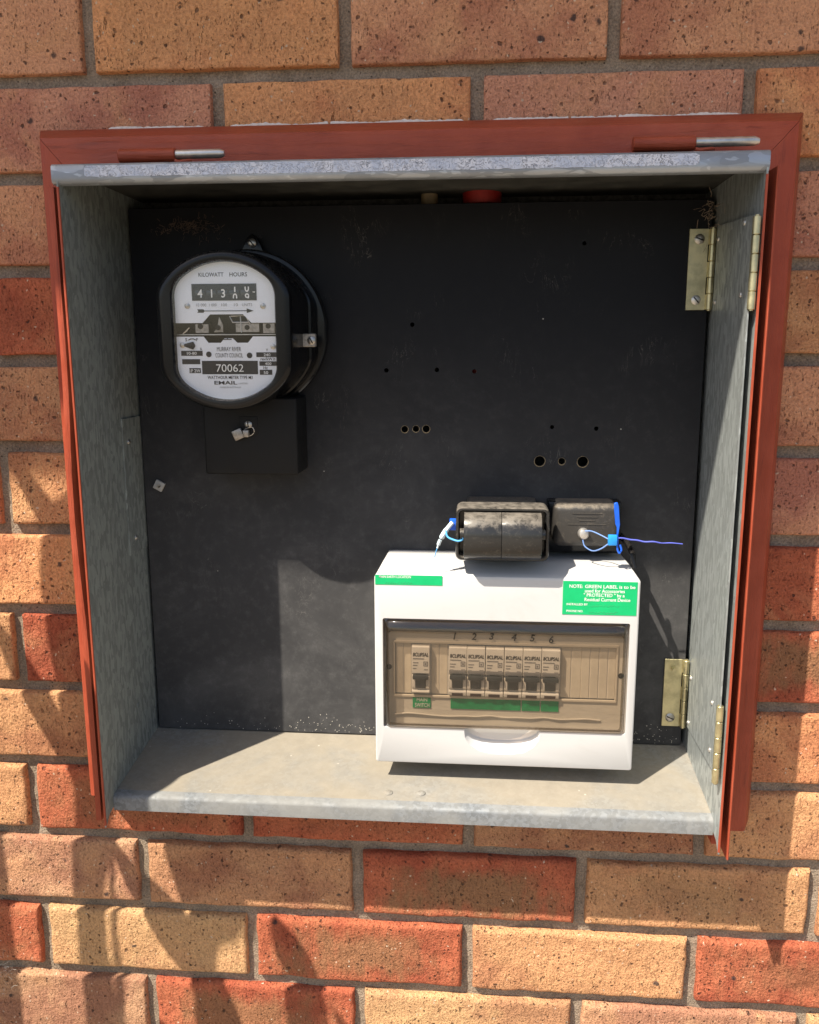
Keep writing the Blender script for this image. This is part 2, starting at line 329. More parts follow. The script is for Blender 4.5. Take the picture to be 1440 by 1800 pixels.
MB = {
 'brick': make_brick_mat(),
 'mortar': make_mortar(),
 'galv_side': make_galv('weathered_zinc_sheet', (0.25, 0.275, 0.265), (1, 1, 0.36), 0.22, scale=280, rough=.55, metal=.25),
 'galv_plate': make_galv('streaked_zinc_plate', (0.34, 0.37, 0.37), (1, 1, 0.30), 0.22, scale=280, metal=.35),
 'galv_tray': make_galv('dirty_zinc_tray', (0.25, 0.255, 0.25), (1, 1, 1), 0.14, dirt=(0.285, 0.25, 0.195), metal=0.2, rough=0.5, scale=260),
 'galv_front': make_galv('worn_zinc_lip', (0.19, 0.215, 0.245), (1, 1, 1), 0.28, dirt=(0.25, 0.25, 0.24), metal=0.3, rough=0.5, scale=300),
 'galv_lip': make_galv('bare_zinc_edge', (0.33, 0.36, 0.40), (0.3, 1, 1), 0.2, rough=0.45),
 'red': make_red(), 'red_side': make_red((1, 1, 0.10)), 'board': make_black_board(),
 'black_case': make_dusty('black_meter_case', (0.006, 0.006, 0.007), (0.085, 0.075, 0.062), 0.22, 0.2, 0.3),
 'case_matt': plain('matt_black_cover', (0.010, 0.010, 0.0105), 0.6, var=.2, spec=.25),
 'bakelite': make_dusty('dusty_black_fuse_plastic', (0.024, 0.024, 0.024), (0.32, 0.28, 0.23), 0.55, 0.2),
 'bakelite2': make_dusty('dirty_brown_black_plastic', (0.038, 0.035, 0.032), (0.30, 0.255, 0.20), 0.8, 0.45),
 'white': make_white(),
 'dial': plain('white_dial_enamel', (0.84, 0.87, 0.93), 0.45, var=0.02),
 'ink': plain('black_print', (0.02, 0.02, 0.022), 0.6, var=0.1), 'ink_grey': plain('faded_grey_print', (0.26, 0.26, 0.27), 0.6, var=0.1),
 'white_print': plain('white_print', (0.85, 0.85, 0.83), 0.6, var=0.05),
 'dark': plain('dark_void', (0.012, 0.011, 0.010), 0.9, var=0.2), 'steel': plain('dull_steel', (0.48, 0.46, 0.43), 0.35, 0.9, 0.25, 200),
 'silver': plain('bright_steel', (0.66, 0.64, 0.61), 0.38, 0.8, 0.12, 120),
 'brass': plain('yellow_zinc_plate', (0.60, 0.54, 0.33), 0.36, 0.85, 0.18, 90),
 'green': plain('green_label_film', (0.0, 0.46, 0.155), 0.42, var=0.05), 'green_dark': plain('dark_green_tape', (0.0, 0.33, 0.12), 0.5, var=0.2, scale=120),
 'blue': plain('blue_seal_plastic', (0.01, 0.12, 0.72), 0.35, var=0.15), 'cyan': plain('pale_blue_seal_wire', (0.10, 0.42, 0.85), 0.4, var=0.2),
 'clear_plastic': plain('milky_seal_plastic', (0.62, 0.74, 0.82), 0.3, var=0.15),
 'breaker': plain('off_white_breaker_plastic', (0.78, 0.76, 0.72), 0.45, var=0.04), 'toggle': plain('dark_grey_toggle', (0.05, 0.06, 0.068), 0.4, var=0.1),
 'card': make_card(), 'blank': plain('cream_blank_plastic', (0.72, 0.67, 0.58), 0.5, var=0.06),
 'lid': make_clear('smoked_brown_lid', (0.62, 0.55, 0.47), 1.9, 0.03), 'lid_shade_band': make_clear('smoked_grey_lid_shade', (0.44, 0.42, 0.40), 2.0, 0.05), 'glass': make_clear('meter_glass', (0.97, 0.97, 0.97), 1.0, 0.02),
 'paint_flake': make_flake(),
 'paint_white': plain('old_white_paint', (0.80, 0.74, 0.68), 0.8, var=0.12, scale=200, bump=0.5),
 'beige_pipe': plain('beige_conduit', (0.24, 0.18, 0.10), 0.5), 'red_pipe': plain('red_conduit', (0.24, 0.010, 0.007), 0.5),
 'web_dark': plain('brown_debris', (0.13, 0.085, 0.06), 0.95), 'web': plain('dusty_web', (0.36, 0.27, 0.20), 0.95), 'leaf': plain('green_strap_leaf', (0.06, 0.12, 0.03), 0.5, var=0.25, scale=15),
 'soffit': plain('cream_soffit_paint', (0.82, 0.79, 0.72), 0.7), 'concrete': plain('pale_concrete', (0.27, 0.225, 0.17), 0.9, var=0.2, scale=6),
 'chips': plain('pale_chips', (0.6, 0.57, 0.5), 0.8), 'meter_metal': plain('meter_works_metal', (0.34, 0.31, 0.28), 0.4, 0.7, 0.3, 300),
}

# ------------------------------------------------------------ the setting: ground, brick wall, eave
g = bmesh.new(); bmesh.ops.create_grid(g, x_segments=1, y_segments=1, size=1)
for v in g.verts: v.co = Vector((v.co.x * 6000 + 400, v.co.y * 6000 - 5900, -1750))
tag(obj('ground', g, MB['concrete'], smooth=0), kind='structure')

OPEN = (112, 727, -699, -88)               # opening in the brickwork for the box: x0, x1, z0, z1
wall = thing('brick_wall', 'orange, brown and red clay brick wall with raked grey mortar joints', 'wall', (420, 60, -1750))
mo = bmesh.new()
xs = [-1200, -400, -100, OPEN[0], OPEN[1], 900, 1300, 2100]; zs = [-1750, -1100, OPEN[2], OPEN[3], 200, 760]
def mgrid(x0, x1, z0, z1, st):
    nx = max(1, int((x1 - x0) / st)); nz = max(1, int((z1 - z0) / st)); vs = {}
    for i in range(nx + 1):
        for j in range(nz + 1):
            x = x0 + (x1 - x0) * i / nx; z = z0 + (z1 - z0) * j / nz
            d = (noise.noise(Vector((x, 3, z)) * 0.055) * 1.2 + noise.noise(Vector((x, 9, z)) * 0.2) * 0.5) if st < 40 else 0
            vs[i, j] = mo.verts.new((x, 8.2 + d, z))
    for i in range(nx):
        for j in range(nz): mo.faces.new((vs[i, j], vs[i + 1, j], vs[i + 1, j + 1], vs[i, j + 1]))
for i in range(len(xs) - 1):
    for j in range(len(zs) - 1):
        if i == 3 and j == 2: continue
        mgrid(xs[i], xs[i + 1], zs[j], zs[j + 1], 6 if 1 <= i <= 5 and 1 <= j <= 3 else 200)
# reveals of the opening
for a, b in (((OPEN[0], OPEN[2]), (OPEN[0], OPEN[3])), ((OPEN[1], OPEN[3]), (OPEN[1], OPEN[2])), ((OPEN[0], OPEN[3]), (OPEN[1], OPEN[3])), ((OPEN[1], OPEN[2]), (OPEN[0], OPEN[2]))):
    q = [mo.verts.new((a[0], 8, a[1])), mo.verts.new((b[0], 8, b[1])), mo.verts.new((b[0], 115, b[1])), mo.verts.new((a[0], 115, a[1]))]; mo.faces.new(q)
mortar = obj('mortar', mo, MB['mortar'], wall, smooth=60, recalc=False)

TAN, TAND, ORG, YEL, PUR, BRN, RED, PNK = (0.53, 0.280, 0.138), (0.47, 0.248, 0.134), (0.66, 0.315, 0.145), (0.53, 0.318, 0.160), (0.53, 0.255, 0.165), (0.59, 0.295, 0.168), (0.42, 0.122, 0.062), (0.48, 0.272, 0.160)  # orange, purple and brown lightened a little to lift the shaded upper rows
TONE = {  # row: [(x centre, colour, core)]
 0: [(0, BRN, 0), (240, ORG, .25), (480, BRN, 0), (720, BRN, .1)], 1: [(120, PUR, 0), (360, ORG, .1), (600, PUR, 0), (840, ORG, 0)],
 2: [(0, BRN, 0), (720, PUR, 0)], 3: [(120, RED, .15), (840, TAN, 0)], 4: [(0, TAND, 0), (720, BRN, 0)], 5: [(120, TAN, 0), (840, PUR, 0)],
 6: [(0, ORG, 0), (720, RED, 0)], 7: [(-120, TAN, 0), (120, RED, .2), (840, RED, .9)], 8: [(0, TAN, 0), (720, ORG, 0)],
 9: [(-120, TAN, 0), (120, RED, .5), (360, RED, .3), (600, TAND, 0), (840, TAN, 0)], 10: [(0, PNK, 0), (240, TAND, 0), (480, RED, .95), (720, TAN, .5), (960, TAN, 0)],
 11: [(-120, RED, .2), (120, YEL, 0), (360, RED, .8), (600, TAN, 0), (840, RED, .5)], 12: [(0, PNK, 0), (240, RED, .8), (480, YEL, 0), (720, PNK, 0), (960, YEL, 0)]}
rng = random.Random(3)
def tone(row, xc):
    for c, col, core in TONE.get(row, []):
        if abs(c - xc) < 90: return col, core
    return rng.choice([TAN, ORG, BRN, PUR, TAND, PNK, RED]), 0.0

def brick_mesh(w, h, seed, rough, fine):
    st = 3.0 if fine else 40.0
    nx = max(2, int(w / st)); nz = max(2, int(h / st)); b = bmesh.new(); vs = {}; V = Vector
    # unequal spacing: extra rows near the arrises so that they can be rounded
    def axis(L, n):
        a = [-L / 2, -L / 2 + 0.7, -L / 2 + 2.0] + [-L / 2 + 3.5 + (L - 7) * i / n for i in range(n + 1)] + [L / 2 - 2.0, L / 2 - 0.7, L / 2]
        return a
    ax, az = axis(w, nx), axis(h, nz)
    dents = [(rng.uniform(-w / 2, w / 2), rng.uniform(-h / 2, h / 2), rng.uniform(5, 13), rng.uniform(0.8, 2.4)) for _ in range(int(rough * rng.uniform(2, 6)))]
    for i, x in enumerate(ax):
        for j, z in enumerate(az):
            e = min(w / 2 - abs(x), h / 2 - abs(z))
            rad = 2.0 + 2.6 * rough + 1.1 * noise.noise(V((x, z, seed)) * 0.06)
            y = (rad - math.sqrt(max(0, rad * rad - max(0, rad - e) ** 2))) if e < rad else 0.0
            if fine:
                y += noise.noise(V((x * 0.018, z * 0.03, seed))) * (0.7 + 0.8 * rough) + noise.noise(V((x * 0.09, z * 0.09, seed + 5))) * (0.25 + 0.35 * rough) + noise.noise(V((x * 0.3, z * 0.3, seed + 9))) * (0.16 + .16 * rough)
                for dx, dz, dr, dd in dents:
                    q = ((x - dx) / (dr * 1.5)) ** 2 + ((z - dz) / dr) ** 2
                    if q < 1:      # a scoop with one steep upper lip
                        y += dd * (1 - q) ** 1.2 * (0.55 + 0.45 * max(-1, min(1, (z - dz) / dr)))
            k = 0.5 + 0.9 * rough
            xo = noise.noise(V((z * 0.05, seed, 1 + (x > 0)))) * k * (abs(x) / (w / 2)) ** 6; zo = noise.noise(V((x * 0.03, seed, 4 + (z > 0)))) * 1.5 * k * (abs(z) / (h / 2)) ** 6
            vs[i, j] = b.verts.new((x + xo, y, z + zo))
    I, J = len(ax), len(az)
    for i in range(I - 1):
        for j in range(J - 1): b.faces.new((vs[i, j], vs[i + 1, j], vs[i + 1, j + 1], vs[i, j + 1]))
    loop = [vs[i, 0] for i in range(I)] + [vs[I - 1, j] for j in range(1, J)] + [vs[i, J - 1] for i in range(I - 2, -1, -1)] + [vs[0, j] for j in range(J - 2, 0, -1)]
    back = [b.verts.new((v.co.x, 60, v.co.z)) for v in loop]
    for k in range(len(loop)):
        n = (k + 1) % len(loop); b.faces.new((loop[n], loop[k], back[k], back[n]))
    return b

far = {}
for row in range(-8, 20):
    zb = -86.0 * row; zc = zb + 37
    for c in range(-6, 8):
        x0 = c * 240 + (6 if row % 2 else 126); x1 = x0 + 228
        if x1 < -1000 or x0 > 1700: continue
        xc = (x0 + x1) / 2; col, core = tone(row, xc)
        if 2 <= row <= 8:
            if x0 < OPEN[1] and x1 > OPEN[0]:
                spans = [(x0, min(x1, OPEN[0])), (max(x0, OPEN[1]), x1)]
            else: spans = [(x0, x1)]
        else: spans = [(x0, x1)]
        for a, bb in spans:
            if bb - a < 12: continue
            fine = -2 <= row <= 13 and bb > -140 and a < 930
            rough = 0.05 if row < 5 else (0.35 if row < 9 else 1.0)
            if fine:
                o = obj('brick', brick_mesh(bb - a, 74, row * 13.7 + c * 5.1 + a * 0.01, rough, True), MB['brick'], wall, smooth=45, origin=None)
            else:
                key = round(bb - a)
                if key not in far:
                    t = bmesh.new(); box(t, -(bb - a) / 2, (bb - a) / 2, 0, 60, -37, 37, 2.0, 1)
                    far[key] = obj('brick', t, MB['brick'], wall, smooth=0); o = far[key]
                else:
                    o = bpy.data.objects.new('brick', far[key].data); COL.objects.link(o); o.parent = wall
            o.location = Vector(((a + bb) / 2, rng.uniform(-0.4, 0.4), zc)) * S - wall.location
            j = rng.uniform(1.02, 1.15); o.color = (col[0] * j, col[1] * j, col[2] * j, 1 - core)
# ragged remains of white paint on the bricks just above the timber
for a, bb in ((131, 233), (247, 473), (489, 718)):
    q = bmesh.new(); n = int((bb - a) / 1.5); lo, hi = [], []
    for i in range(n + 1):
        x = a + (bb - a) * i / n; t = noise.noise(Vector((x * 0.25, 0, 2))) * 1.6 + noise.noise(Vector((x * 0.03, 5, 2))) * 2.2
        edge = min(1, (x - a) / 12 + .3, (bb - x) / 12 + .3); gap = 0.1 if noise.noise(Vector((x * 0.5, 7, 7))) > 0.5 else 1.0
        lo.append(q.verts.new((x, -2.2, -53.5))); hi.append(q.verts.new((x, -2.0, -53.5 + max(0.6, (4.6 + t * .7) * edge * gap))))
    for i in range(n): q.faces.new((lo[i], lo[i + 1], hi[i + 1], hi[i]))
    obj('paint_residue', q, MB['paint_white'], wall, smooth=0)

# eave whose edge shades the upper half of the wall
eave = thing('roof_eave', 'cream boxed roof eave above the meter box, shading the top of the wall', 'eave', (420, -270, 748))
e = bmesh.new(); box(e, -2600, 3400, -535, 40, 752, 758); obj('soffit', e, MB['soffit'], eave, smooth=0)
e = bmesh.new(); box(e, -2600, 3400, -553, -535.5, 746, 930, 2); obj('fascia', e, MB['soffit'], eave, smooth=0)
e = bmesh.new(); prism(e, [(-610, 905), (-610, 925), (300, 1260), (300, 1240)], -2600, 3400, 'x'); obj('roof_sheet', e, MB['galv_lip'], eave, smooth=0)

# strap-leaved plant out of frame on the left, between the sun and the wall
plant = thing('strap_leaf_plant', 'tall green strap-leaved garden plant left of the frame whose leaves shadow the lower bricks', 'plant', (-330, -330, -1750))
leaves = [  # shadow path on the wall (x, z, width) and distance t from it
 (215, [(70, -395, 4), (66, -440, 34), (62, -520, 44), (64, -600, 40), (70, -690, 36), (66, -760, 26), (58, -830, 24), (56, -900, 24), (60, -1020, 26), (66, -1200, 24)]),
 (225, [(83, -776, 2), (104, -821, 24), (143, -880, 46), (176, -938, 36), (195, -985, 40), (210, -1040, 34), (226, -1200, 30)]),
 (235, [(176, -690, 40), (186, -750, 62), (190, -810, 64), (188, -852, 50), (184, -900, 22), (186, -1000, 22), (190, -1200, 20)]),
 (240, [(262, -862, 4), (280, -903, 34), (297, -945, 30), (300, -1003, 34), (296, -1200, 30)]),
 (225, [(4, -345, 6), (26, -388, 20), (46, -425, 26), (58, -470, 20), (60, -540, 10)]),
 (210, [(-34, -520, 4), (-5, -575, 26), (22, -632, 30), (50, -690, 26), (74, -750, 16), (84, -800, 4)]),
 (200, [(-70, -600, 6), (-66, -700, 26), (-62, -800, 34), (-62, -900, 34), (-60, -1020, 36), (-56, -1200, 30)]),
 (260, [(120, -1000, 4), (140, -1040, 26), (160, -1100, 30), (170, -1200, 26)]),
 (290, [(330, -980, 4), (350, -1040, 26), (360, -1200, 26)])]
for li, (t, path) in enumerate(leaves):
    pts = []
    for x, z, w in path: pts.append((Vector((x - 1.04 * t, -t, z + 2.04 * t)), w))
    e0 = pts[-1][0]; base = Vector((-330 + 14 * math.cos(li * 2.1), -330 + 14 * math.sin(li * 2.1), -1750))
    pts.append(((e0 * 0.45 + base * 0.55) + Vector((20, 0, 60)), 24)); pts.append((base, 16))
    cp = curve([p for p, w in pts], 6); ws = [w for w in curve([Vector((w, 0, 0)) for p, w in pts], 6)]
    b = bmesh.new(); prev = None
    for i, p in enumerate(cp):
        d = (cp[min(i + 1, len(cp) - 1)] - cp[max(i - 1, 0)]).normalized(); side = d.cross(SUN)
        side = side.normalized() if side.length > 0.05 else Vector((1, 0, 0)); w = max(1.0, ws[i].x) / 2
        nrm = d.cross(side).normalized()
        ring = [b.verts.new(p - side * w + nrm * w * 0.25), b.verts.new(p), b.verts.new(p + side * w + nrm * w * 0.25), b.verts.new(p + nrm * 1.2)]
        if prev:
            for k in range(4): b.faces.new((prev[k], prev[(k + 1) % 4], ring[(k + 1) % 4], ring[k]))
        prev = ring
    obj('leaf', b, MB['leaf'], plant, smooth=60)

# ------------------------------------------------------------ galvanised meter box
mb = thing('meter_box', 'open galvanised steel meter box set into the brick wall', 'meter box', (418, -70, -706))
XL, XR, YF, YK = 126.0, 711.0, -90.0, 100.0
prof = [(YF, -100), (YF, -714), (YF + 3.5, -710.5), (YF + 9, -705), (YF + 17, -703), (YK, -697), (YK, -100)]
b = bmesh.new(); prism(b, prof, XL - 1.4, XL, 'x'); tag(obj('side_panel', b, MB['galv_side'], mb, smooth=20), 'dull grey-green left side of the steel box')
b = bmesh.new(); prism(b, prof, XR, XR + 1.4, 'x'); obj('side_panel', b, MB['galv_plate'], mb, smooth=20)
b = bmesh.new(); box(b, XL - 1.4, XR + 1.4, YK + .02, YK + 1.2, -697.5, -97); obj('back_panel', b, plain('dull_grey_back', (.10, .098, .095), .9, var=.4, scale=200, spec=.1), mb, smooth=0)
b = bmesh.new(); box(b, XL - 1.4, XR + 1.4, YF + 2.0, YK, -99.9, -98.6); obj('top_panel', b, plain('shade_dark_zinc', (.055, .055, .05), .7, var=.3, scale=40, spec=.2), mb, smooth=0)  # ceiling coloured near-black for the deep shade inside the box top
lip = [(YF + 2, -98.6), (YF, -100.4), (YF - .4, -110.5), (YF + .4, -113.4), (YF + 3.2, -115), (YF + 9, -115), (YF + 9, -114), (YF + 3.6, -113.8), (YF + 1.6, -112.6), (YF + 1.0, -110.5), (YF + 1.4, -101), (YF + 3, -99.8)]
b = bmesh.new(); prism(b, lip, XL - 5.5, XR + 2.2, 'x'); obj('top_lip', b, MB['galv_lip'], mb, smooth=50)
b = bmesh.new(); n = 300; lo, hi = [], []           # flaking paint left on the lip
for i in range(n + 1):
    x = 152 + (655 - 152) * i / n; k = noise.noise(Vector((x * .12, 1, 1))); lo.append((x, -109.6 + 0.9 * k)); hi.append((x, -100.6 + 0.1 * k))
pts = lo + [(655 + 3 + 2 * noise.noise(Vector((j, 3, 3))), -109 + j * 1.0) for j in range(1, 8)] + hi[::-1] + [(150 - 2 * noise.noise(Vector((j, 5, 3))), -101.5 - j * 1.0) for j in range(1, 8)]
v0 = [b.verts.new((x, YF - 0.75 + 0.15 * noise.noise(Vector((x * .3, z, 4))), z)) for x, z in pts]; b.faces.new(v0)
bmesh.ops.triangulate(b, faces=b.faces[:]); ret = bmesh.ops.extrude_face_region(b, geom=b.faces[:])
for v in [g_ for g_ in ret['geom'] if isinstance(g_, bmesh.types.BMVert)]: v.co.y += 0.9
tag(obj('paint_strip', b, MB['paint_flake'], mb, smooth=30), 'flaking lilac-white paint along the top lip')
TS = 0.127
def tray_z(y): return -675 - TS * (50 - y)
prof = [(YK, tray_z(YK)), (0, tray_z(0)), (-61, tray_z(-61)), (-61, tray_z(-61) - 1.3), (YK, tray_z(YK) - 1.4)]
b = bmesh.new(); prism(b, prof, XL + .1, XR - .1, 'x')
lp = [(-61.05, tray_z(-61) + .1), (-66.5, tray_z(-66.5)), (-69.2, -690.8), (-70.6, -692.0), (-71, -693.8), (-71, -706), (-69.6, -706), (-69.6, -697), (-68, -694.6), (-61.05, tray_z(-61) - 1.5)]
b_ = bmesh.new(); prism(b_, lp, XL + .1, XR - .1, 'x'); obj('tray_lip', b_, MB['galv_front'], mb, smooth=50)
tag(obj('tray', b, MB['galv_tray'], mb, smooth=50), 'dusty sloping floor tray with folded front edge')
for x, y in ((400, -49), (432.5, -48)):
    z = tray_z(y); b = bmesh.new(); tube(b, [(x, y, z - .5), (x, y, z + .5), (x, y, z + 1.4), (x, y, z + 1.7)], [5, 4.6, 3.2, .6], 16)
    box(b, x - 2.2, x + 2.2, y - .5, y + .5, z + 1.5, z + 1.9); obj('screw', b, MB['galv_tray'], mb)
b = bmesh.new(); box(b, XL + .2, XL + 1.4, 6, 60, -463, -322); box(b, XL + 1.4, XL + 13, 58.8, 60, -463, -322)
br = obj('angle_bracket', b, MB['galv_side'], mb, smooth=0)
for y, z in ((19.5, -346.3), (22.6, -447.4)):
    b = bmesh.new(); tube(b, [(XL + 1, y, z), (XL + 2, y, z), (XL + 3.2, y, z)], [3.2, 2.9, 1.2], 14); obj('rivet', b, MB['steel'], br)
b = bmesh.new(); tube(b, [(XL, 3.5, -627), (XL + .8, 3.5, -627)], [3.4, 3.2], 14); obj('rivet', b, MB['galv_side'], mb)

# ------------------------------------------------------------ red painted frame
fr = thing('timber_frame', 'red-brown painted frame around three sides of the meter box', 'frame', (420, -10, -725))
PF = [(0, 6), (0, -13), (8, -34), (10, -35), (31, -35), (31, 6)]       # distance in from the outer edge, depth
def sweep(path):                     # path(d) -> two end points of the line that profile point d follows
    b = bmesh.new(); A, B = [], []
    for d, y in PF:
        p, q = path(d); A.append(b.verts.new((p[0], y, p[1]))); B.append(b.verts.new((q[0], y, q[1])))
    for k in range(len(PF)):
        n = (k + 1) % len(PF); b.faces.new((A[k], A[n], B[n], B[k]))
    b.faces.new(A); b.faces.new(B[::-1])
    es = [e for e in b.edges if 25 < abs(math.degrees(e.calc_face_angle(0))) and e.calc_length() > 100]
    bmesh.ops.bevel(b, geom=es, offset=.4, segments=2, profile=.5, affect='EDGES'); return b
ZT, XA, XB = -53, 75, 762
obj('top_rail', sweep(lambda d: ((XA + d * 1.2 + .2, ZT - min(d, 30) * 1.45), (XB - d * 1.25 - .2, ZT - min(d, 30) * 1.45))), MB['red'], fr, smooth=30)
obj('side_rail', sweep(lambda d: ((XA + d * 1.2, ZT - min(d, 30) * 1.45 - .3), (XA + d * 1.2, -712))), MB['red_side'], fr, smooth=30)
obj('side_rail', sweep(lambda d: ((XB - d * 1.25, ZT - min(d, 30) * 1.45 - .3), (XB - d * 1.25, -722))), MB['red_side'], fr, smooth=30)
def ridge(x0, x1, zt, zb, bow):
    b = bmesh.new(); N = 40; rows = []
    for i in range(N + 1):
        z = zt + (zb - zt) * i / N; k = max(0, 1 - ((z + 400) / 130) ** 2) if bow else 0; dx = bow * k * k; w = .3 * noise.noise(Vector((z * .02, x0, 0)))
        rows.append([b.verts.new((x + dx + w, y - (abs(bow) * k * .4), z)) for x, y in ((x0, -34), (x0, -85.5), ((x0 + x1) / 2, -86), (x1, -85.5), (x1, -34))])
    for p, q in zip(rows, rows[1:]):
        for k in range(4): b.faces.new((p[k], p[k + 1], q[k + 1], q[k]))
    b.faces.new(rows[0]); b.faces.new(rows[-1][::-1]); return b
tag(obj('flange', ridge(114.2, 119.4, -116, -709, -3.0), MB['red_side'], fr, smooth=40), 'thin sunlit orange-red edge bowed away from the box')
obj('flange', ridge(720.6, 722.2, -110, -722, 0), MB['red_side'], fr, smooth=40)
b = bmesh.new(); box(b, 712.6, 720.4, -62, -20, -721, -104, .6, 1); obj('groove_strip', b, MB['red_side'], fr)
b = bmesh.new(); box(b, 112.2, 124.4, -60, -20, -708, -104, .6, 1); obj('groove_strip', b, MB['red_side'], fr)
for x0, x1 in ((XL - 1.7, XL + .15), (XR - .15, XR + 1.7)):      # paint turned over the sheet edge
    b = bmesh.new(); box(b, x0, x1, YF - .5, YF + 1.2, -712, -117, .2, 1); obj('painted_edge', b, MB['red_side'], fr)
# left-over lift-off hinge pins of the missing door
for xa, xb, xc, z, lab in ((166.8, 218.2, 261.4, -86, None), (610.7, 662, 713.9, -85.2, None)):
    b = bmesh.new(); tube(b, [(xa, -55, z), (xa + .8, -55, z), (xb - .8, -55, z), (xb, -55, z)], [5.2, 6.0, 6.0, 5.2], 20)
    hb = obj('hinge_barrel', b, MB['red'], fr)
    b = bmesh.new(); tube(b, [(xb - 1, -55, z + .4), (xc - 4, -55, z + .6), (xc, -55, z + .6)], [3.9, 3.9, 2.4], 16); obj('hinge_pin', b, MB['silver'], hb)
    b = bmesh.new(); box(b, xa + 4, xb - 2, -53, -34, z - 5, z + 1, .6, 1); obj('hinge_leaf', b, MB['red'], hb)
    b = bmesh.new(); tube(b, curve([(xb, -58, z - 5), (xb + 3, -59, z - 6.5), (xb + 10, -60, z - 6), (xb + 15, -59, z - 5.6)], 4), [1.5] * 12 + [1.0], 8); obj('paint_drip', b, MB['red'], hb)

# ------------------------------------------------------------ black hinged meter panel
PY = 50.0
b = bmesh.new(); box(b, 129, 706.5, PY, PY + 6, -673.5, -113, .5, 1)
holes = [(417, -229, 2.2), (390.4, -274.5, 2.3), (442, -274, 2.3), (480, -275.7, 2.2), (409, -334.5, 3.6), (420.6, -334, 3.4), (431.2, -334, 3.8), (548, -366.5, 5.4), (570.4, -366.5, 3.5), (591.6, -366.8, 5.5), (559.6, -331.6, 2.1), (604, -333, 2.3), (585.7, -152.2, 2.0)]
cs = []
for x, z, r in holes:
    c = bmesh.new(); tube(c, [(x, PY - 4, z), (x, PY + 12, z)], r, 18); cs.append(c)
allc = bmesh.new()
for c in cs: merge(allc, c)
pan = thing('backboard', 'large matt black hinged panel with drilled holes filling the back of the box', 'board', (418, 53, -673))
obj('sheet', cut(b, [allc]), MB['board'], pan, smooth=30)
for x, z, r in holes:                        # chipped pale rim of each drilled hole
    if r < 3: continue
    b = bmesh.new(); ring = []
    for k in range(18):
        a = 2 * math.pi * k / 18; u = Vector((math.cos(a), 0, math.sin(a))); w = r + 0.45 + .35 * noise.noise(Vector((x, k * .7, z))) - .25 * u.z
        ring.append([b.verts.new(Vector((x, PY + 2.0, z)) + u * (r - .05)), b.verts.new(Vector((x, PY - .15, z)) + u * (r - .05)), b.verts.new(Vector((x, PY - .15, z)) + u * w), b.verts.new(Vector((x, PY + .05, z)) + u * (w + .05))])
    for k in range(18):
        for q in range(3): b.faces.new((ring[k][q], ring[(k + 1) % 18][q], ring[(k + 1) % 18][q + 1], ring[k][q + 1]))
    obj('hole_rim', b, MB['beige_pipe'], pan)
# dirt chips at the foot of the panel
b = bmesh.new(); rr = random.Random(5)
for _ in range(150):
    x = rr.choice([rr.uniform(150, 390), rr.uniform(640, 702), rr.uniform(285, 390)]); z = -673 + abs(rr.gauss(0, 9)) + .8; s = rr.uniform(.18, .5)
    M3 = Matrix.Rotation(rr.uniform(0, 3), 3, 'Y'); box(b, x - s, x + s, PY - .5, PY + .1, z - s * .6, z + s * .6, rot=M3)
tag(obj('dirt_chips', b, MB['chips'], smooth=0), 'pale dirt specks stuck along the bottom of the black panel', 'dirt', kind='stuff')
sq = thing('square_clip', 'small pale grey square clip stuck on the black panel near the left wall', 'clip', (145.6, 50, -396))
b = bmesh.new(); box(b, 140.4, 150.8, 46.5, 49.8, -401, -390.8, .8, 2, Matrix.Rotation(R(28), 3, 'Y')); obj('plate', b, plain('pale_grey_clip', (0.42, 0.41, 0.39), .6), sq)
b = bmesh.new(); cyl(b, (145.6, 46.8, -396), (145.6, 45.6, -396), 2.2, 16); obj('screw', b, MB['steel'], sq)

# swinging galvanised strip between panel and box side
st = thing('hinge_strip', 'streaked galvanised steel strip hinged between the black panel and the right box side', 'strip', (706, -25, -642))
A0, A1 = Vector((708.6, 38, 0)), Vector((704.6, -86.5, 0))
b = bmesh.new(); vv = []
for p, zt, zb in ((A0, -139.5, -646), (A1, -147.5, -637)): vv += [(p, zt), (p, zb)]
T = Vector((1.2, 0, 0)); V8 = [b.verts.new(p + t + Vector((0, 0, z))) for t in (Vector(), T) for p, z in vv]
for f in ((0, 1, 3, 2), (4, 6, 7, 5), (0, 2, 6, 4), (1, 5, 7, 3), (0, 4, 5, 1), (2, 3, 7, 6)): b.faces.new([V8[i] for i in f])
obj('plate', b, MB['galv_plate'], st, smooth=0)
for t, z in ((.06, -152), (.78, -150), (.06, -210), (.80, -209), (.05, -590), (.05, -639), (.78, -578), (.8, -624)):
    p = A0.lerp(A1, t); b = bmesh.new(); tube(b, [(p.x, p.y, z), (p.x - .9, p.y, z), (p.x - 1.8, p.y, z)], [2.4, 2.2, .8], 12); obj('rivet', b, MB['silver'], st)

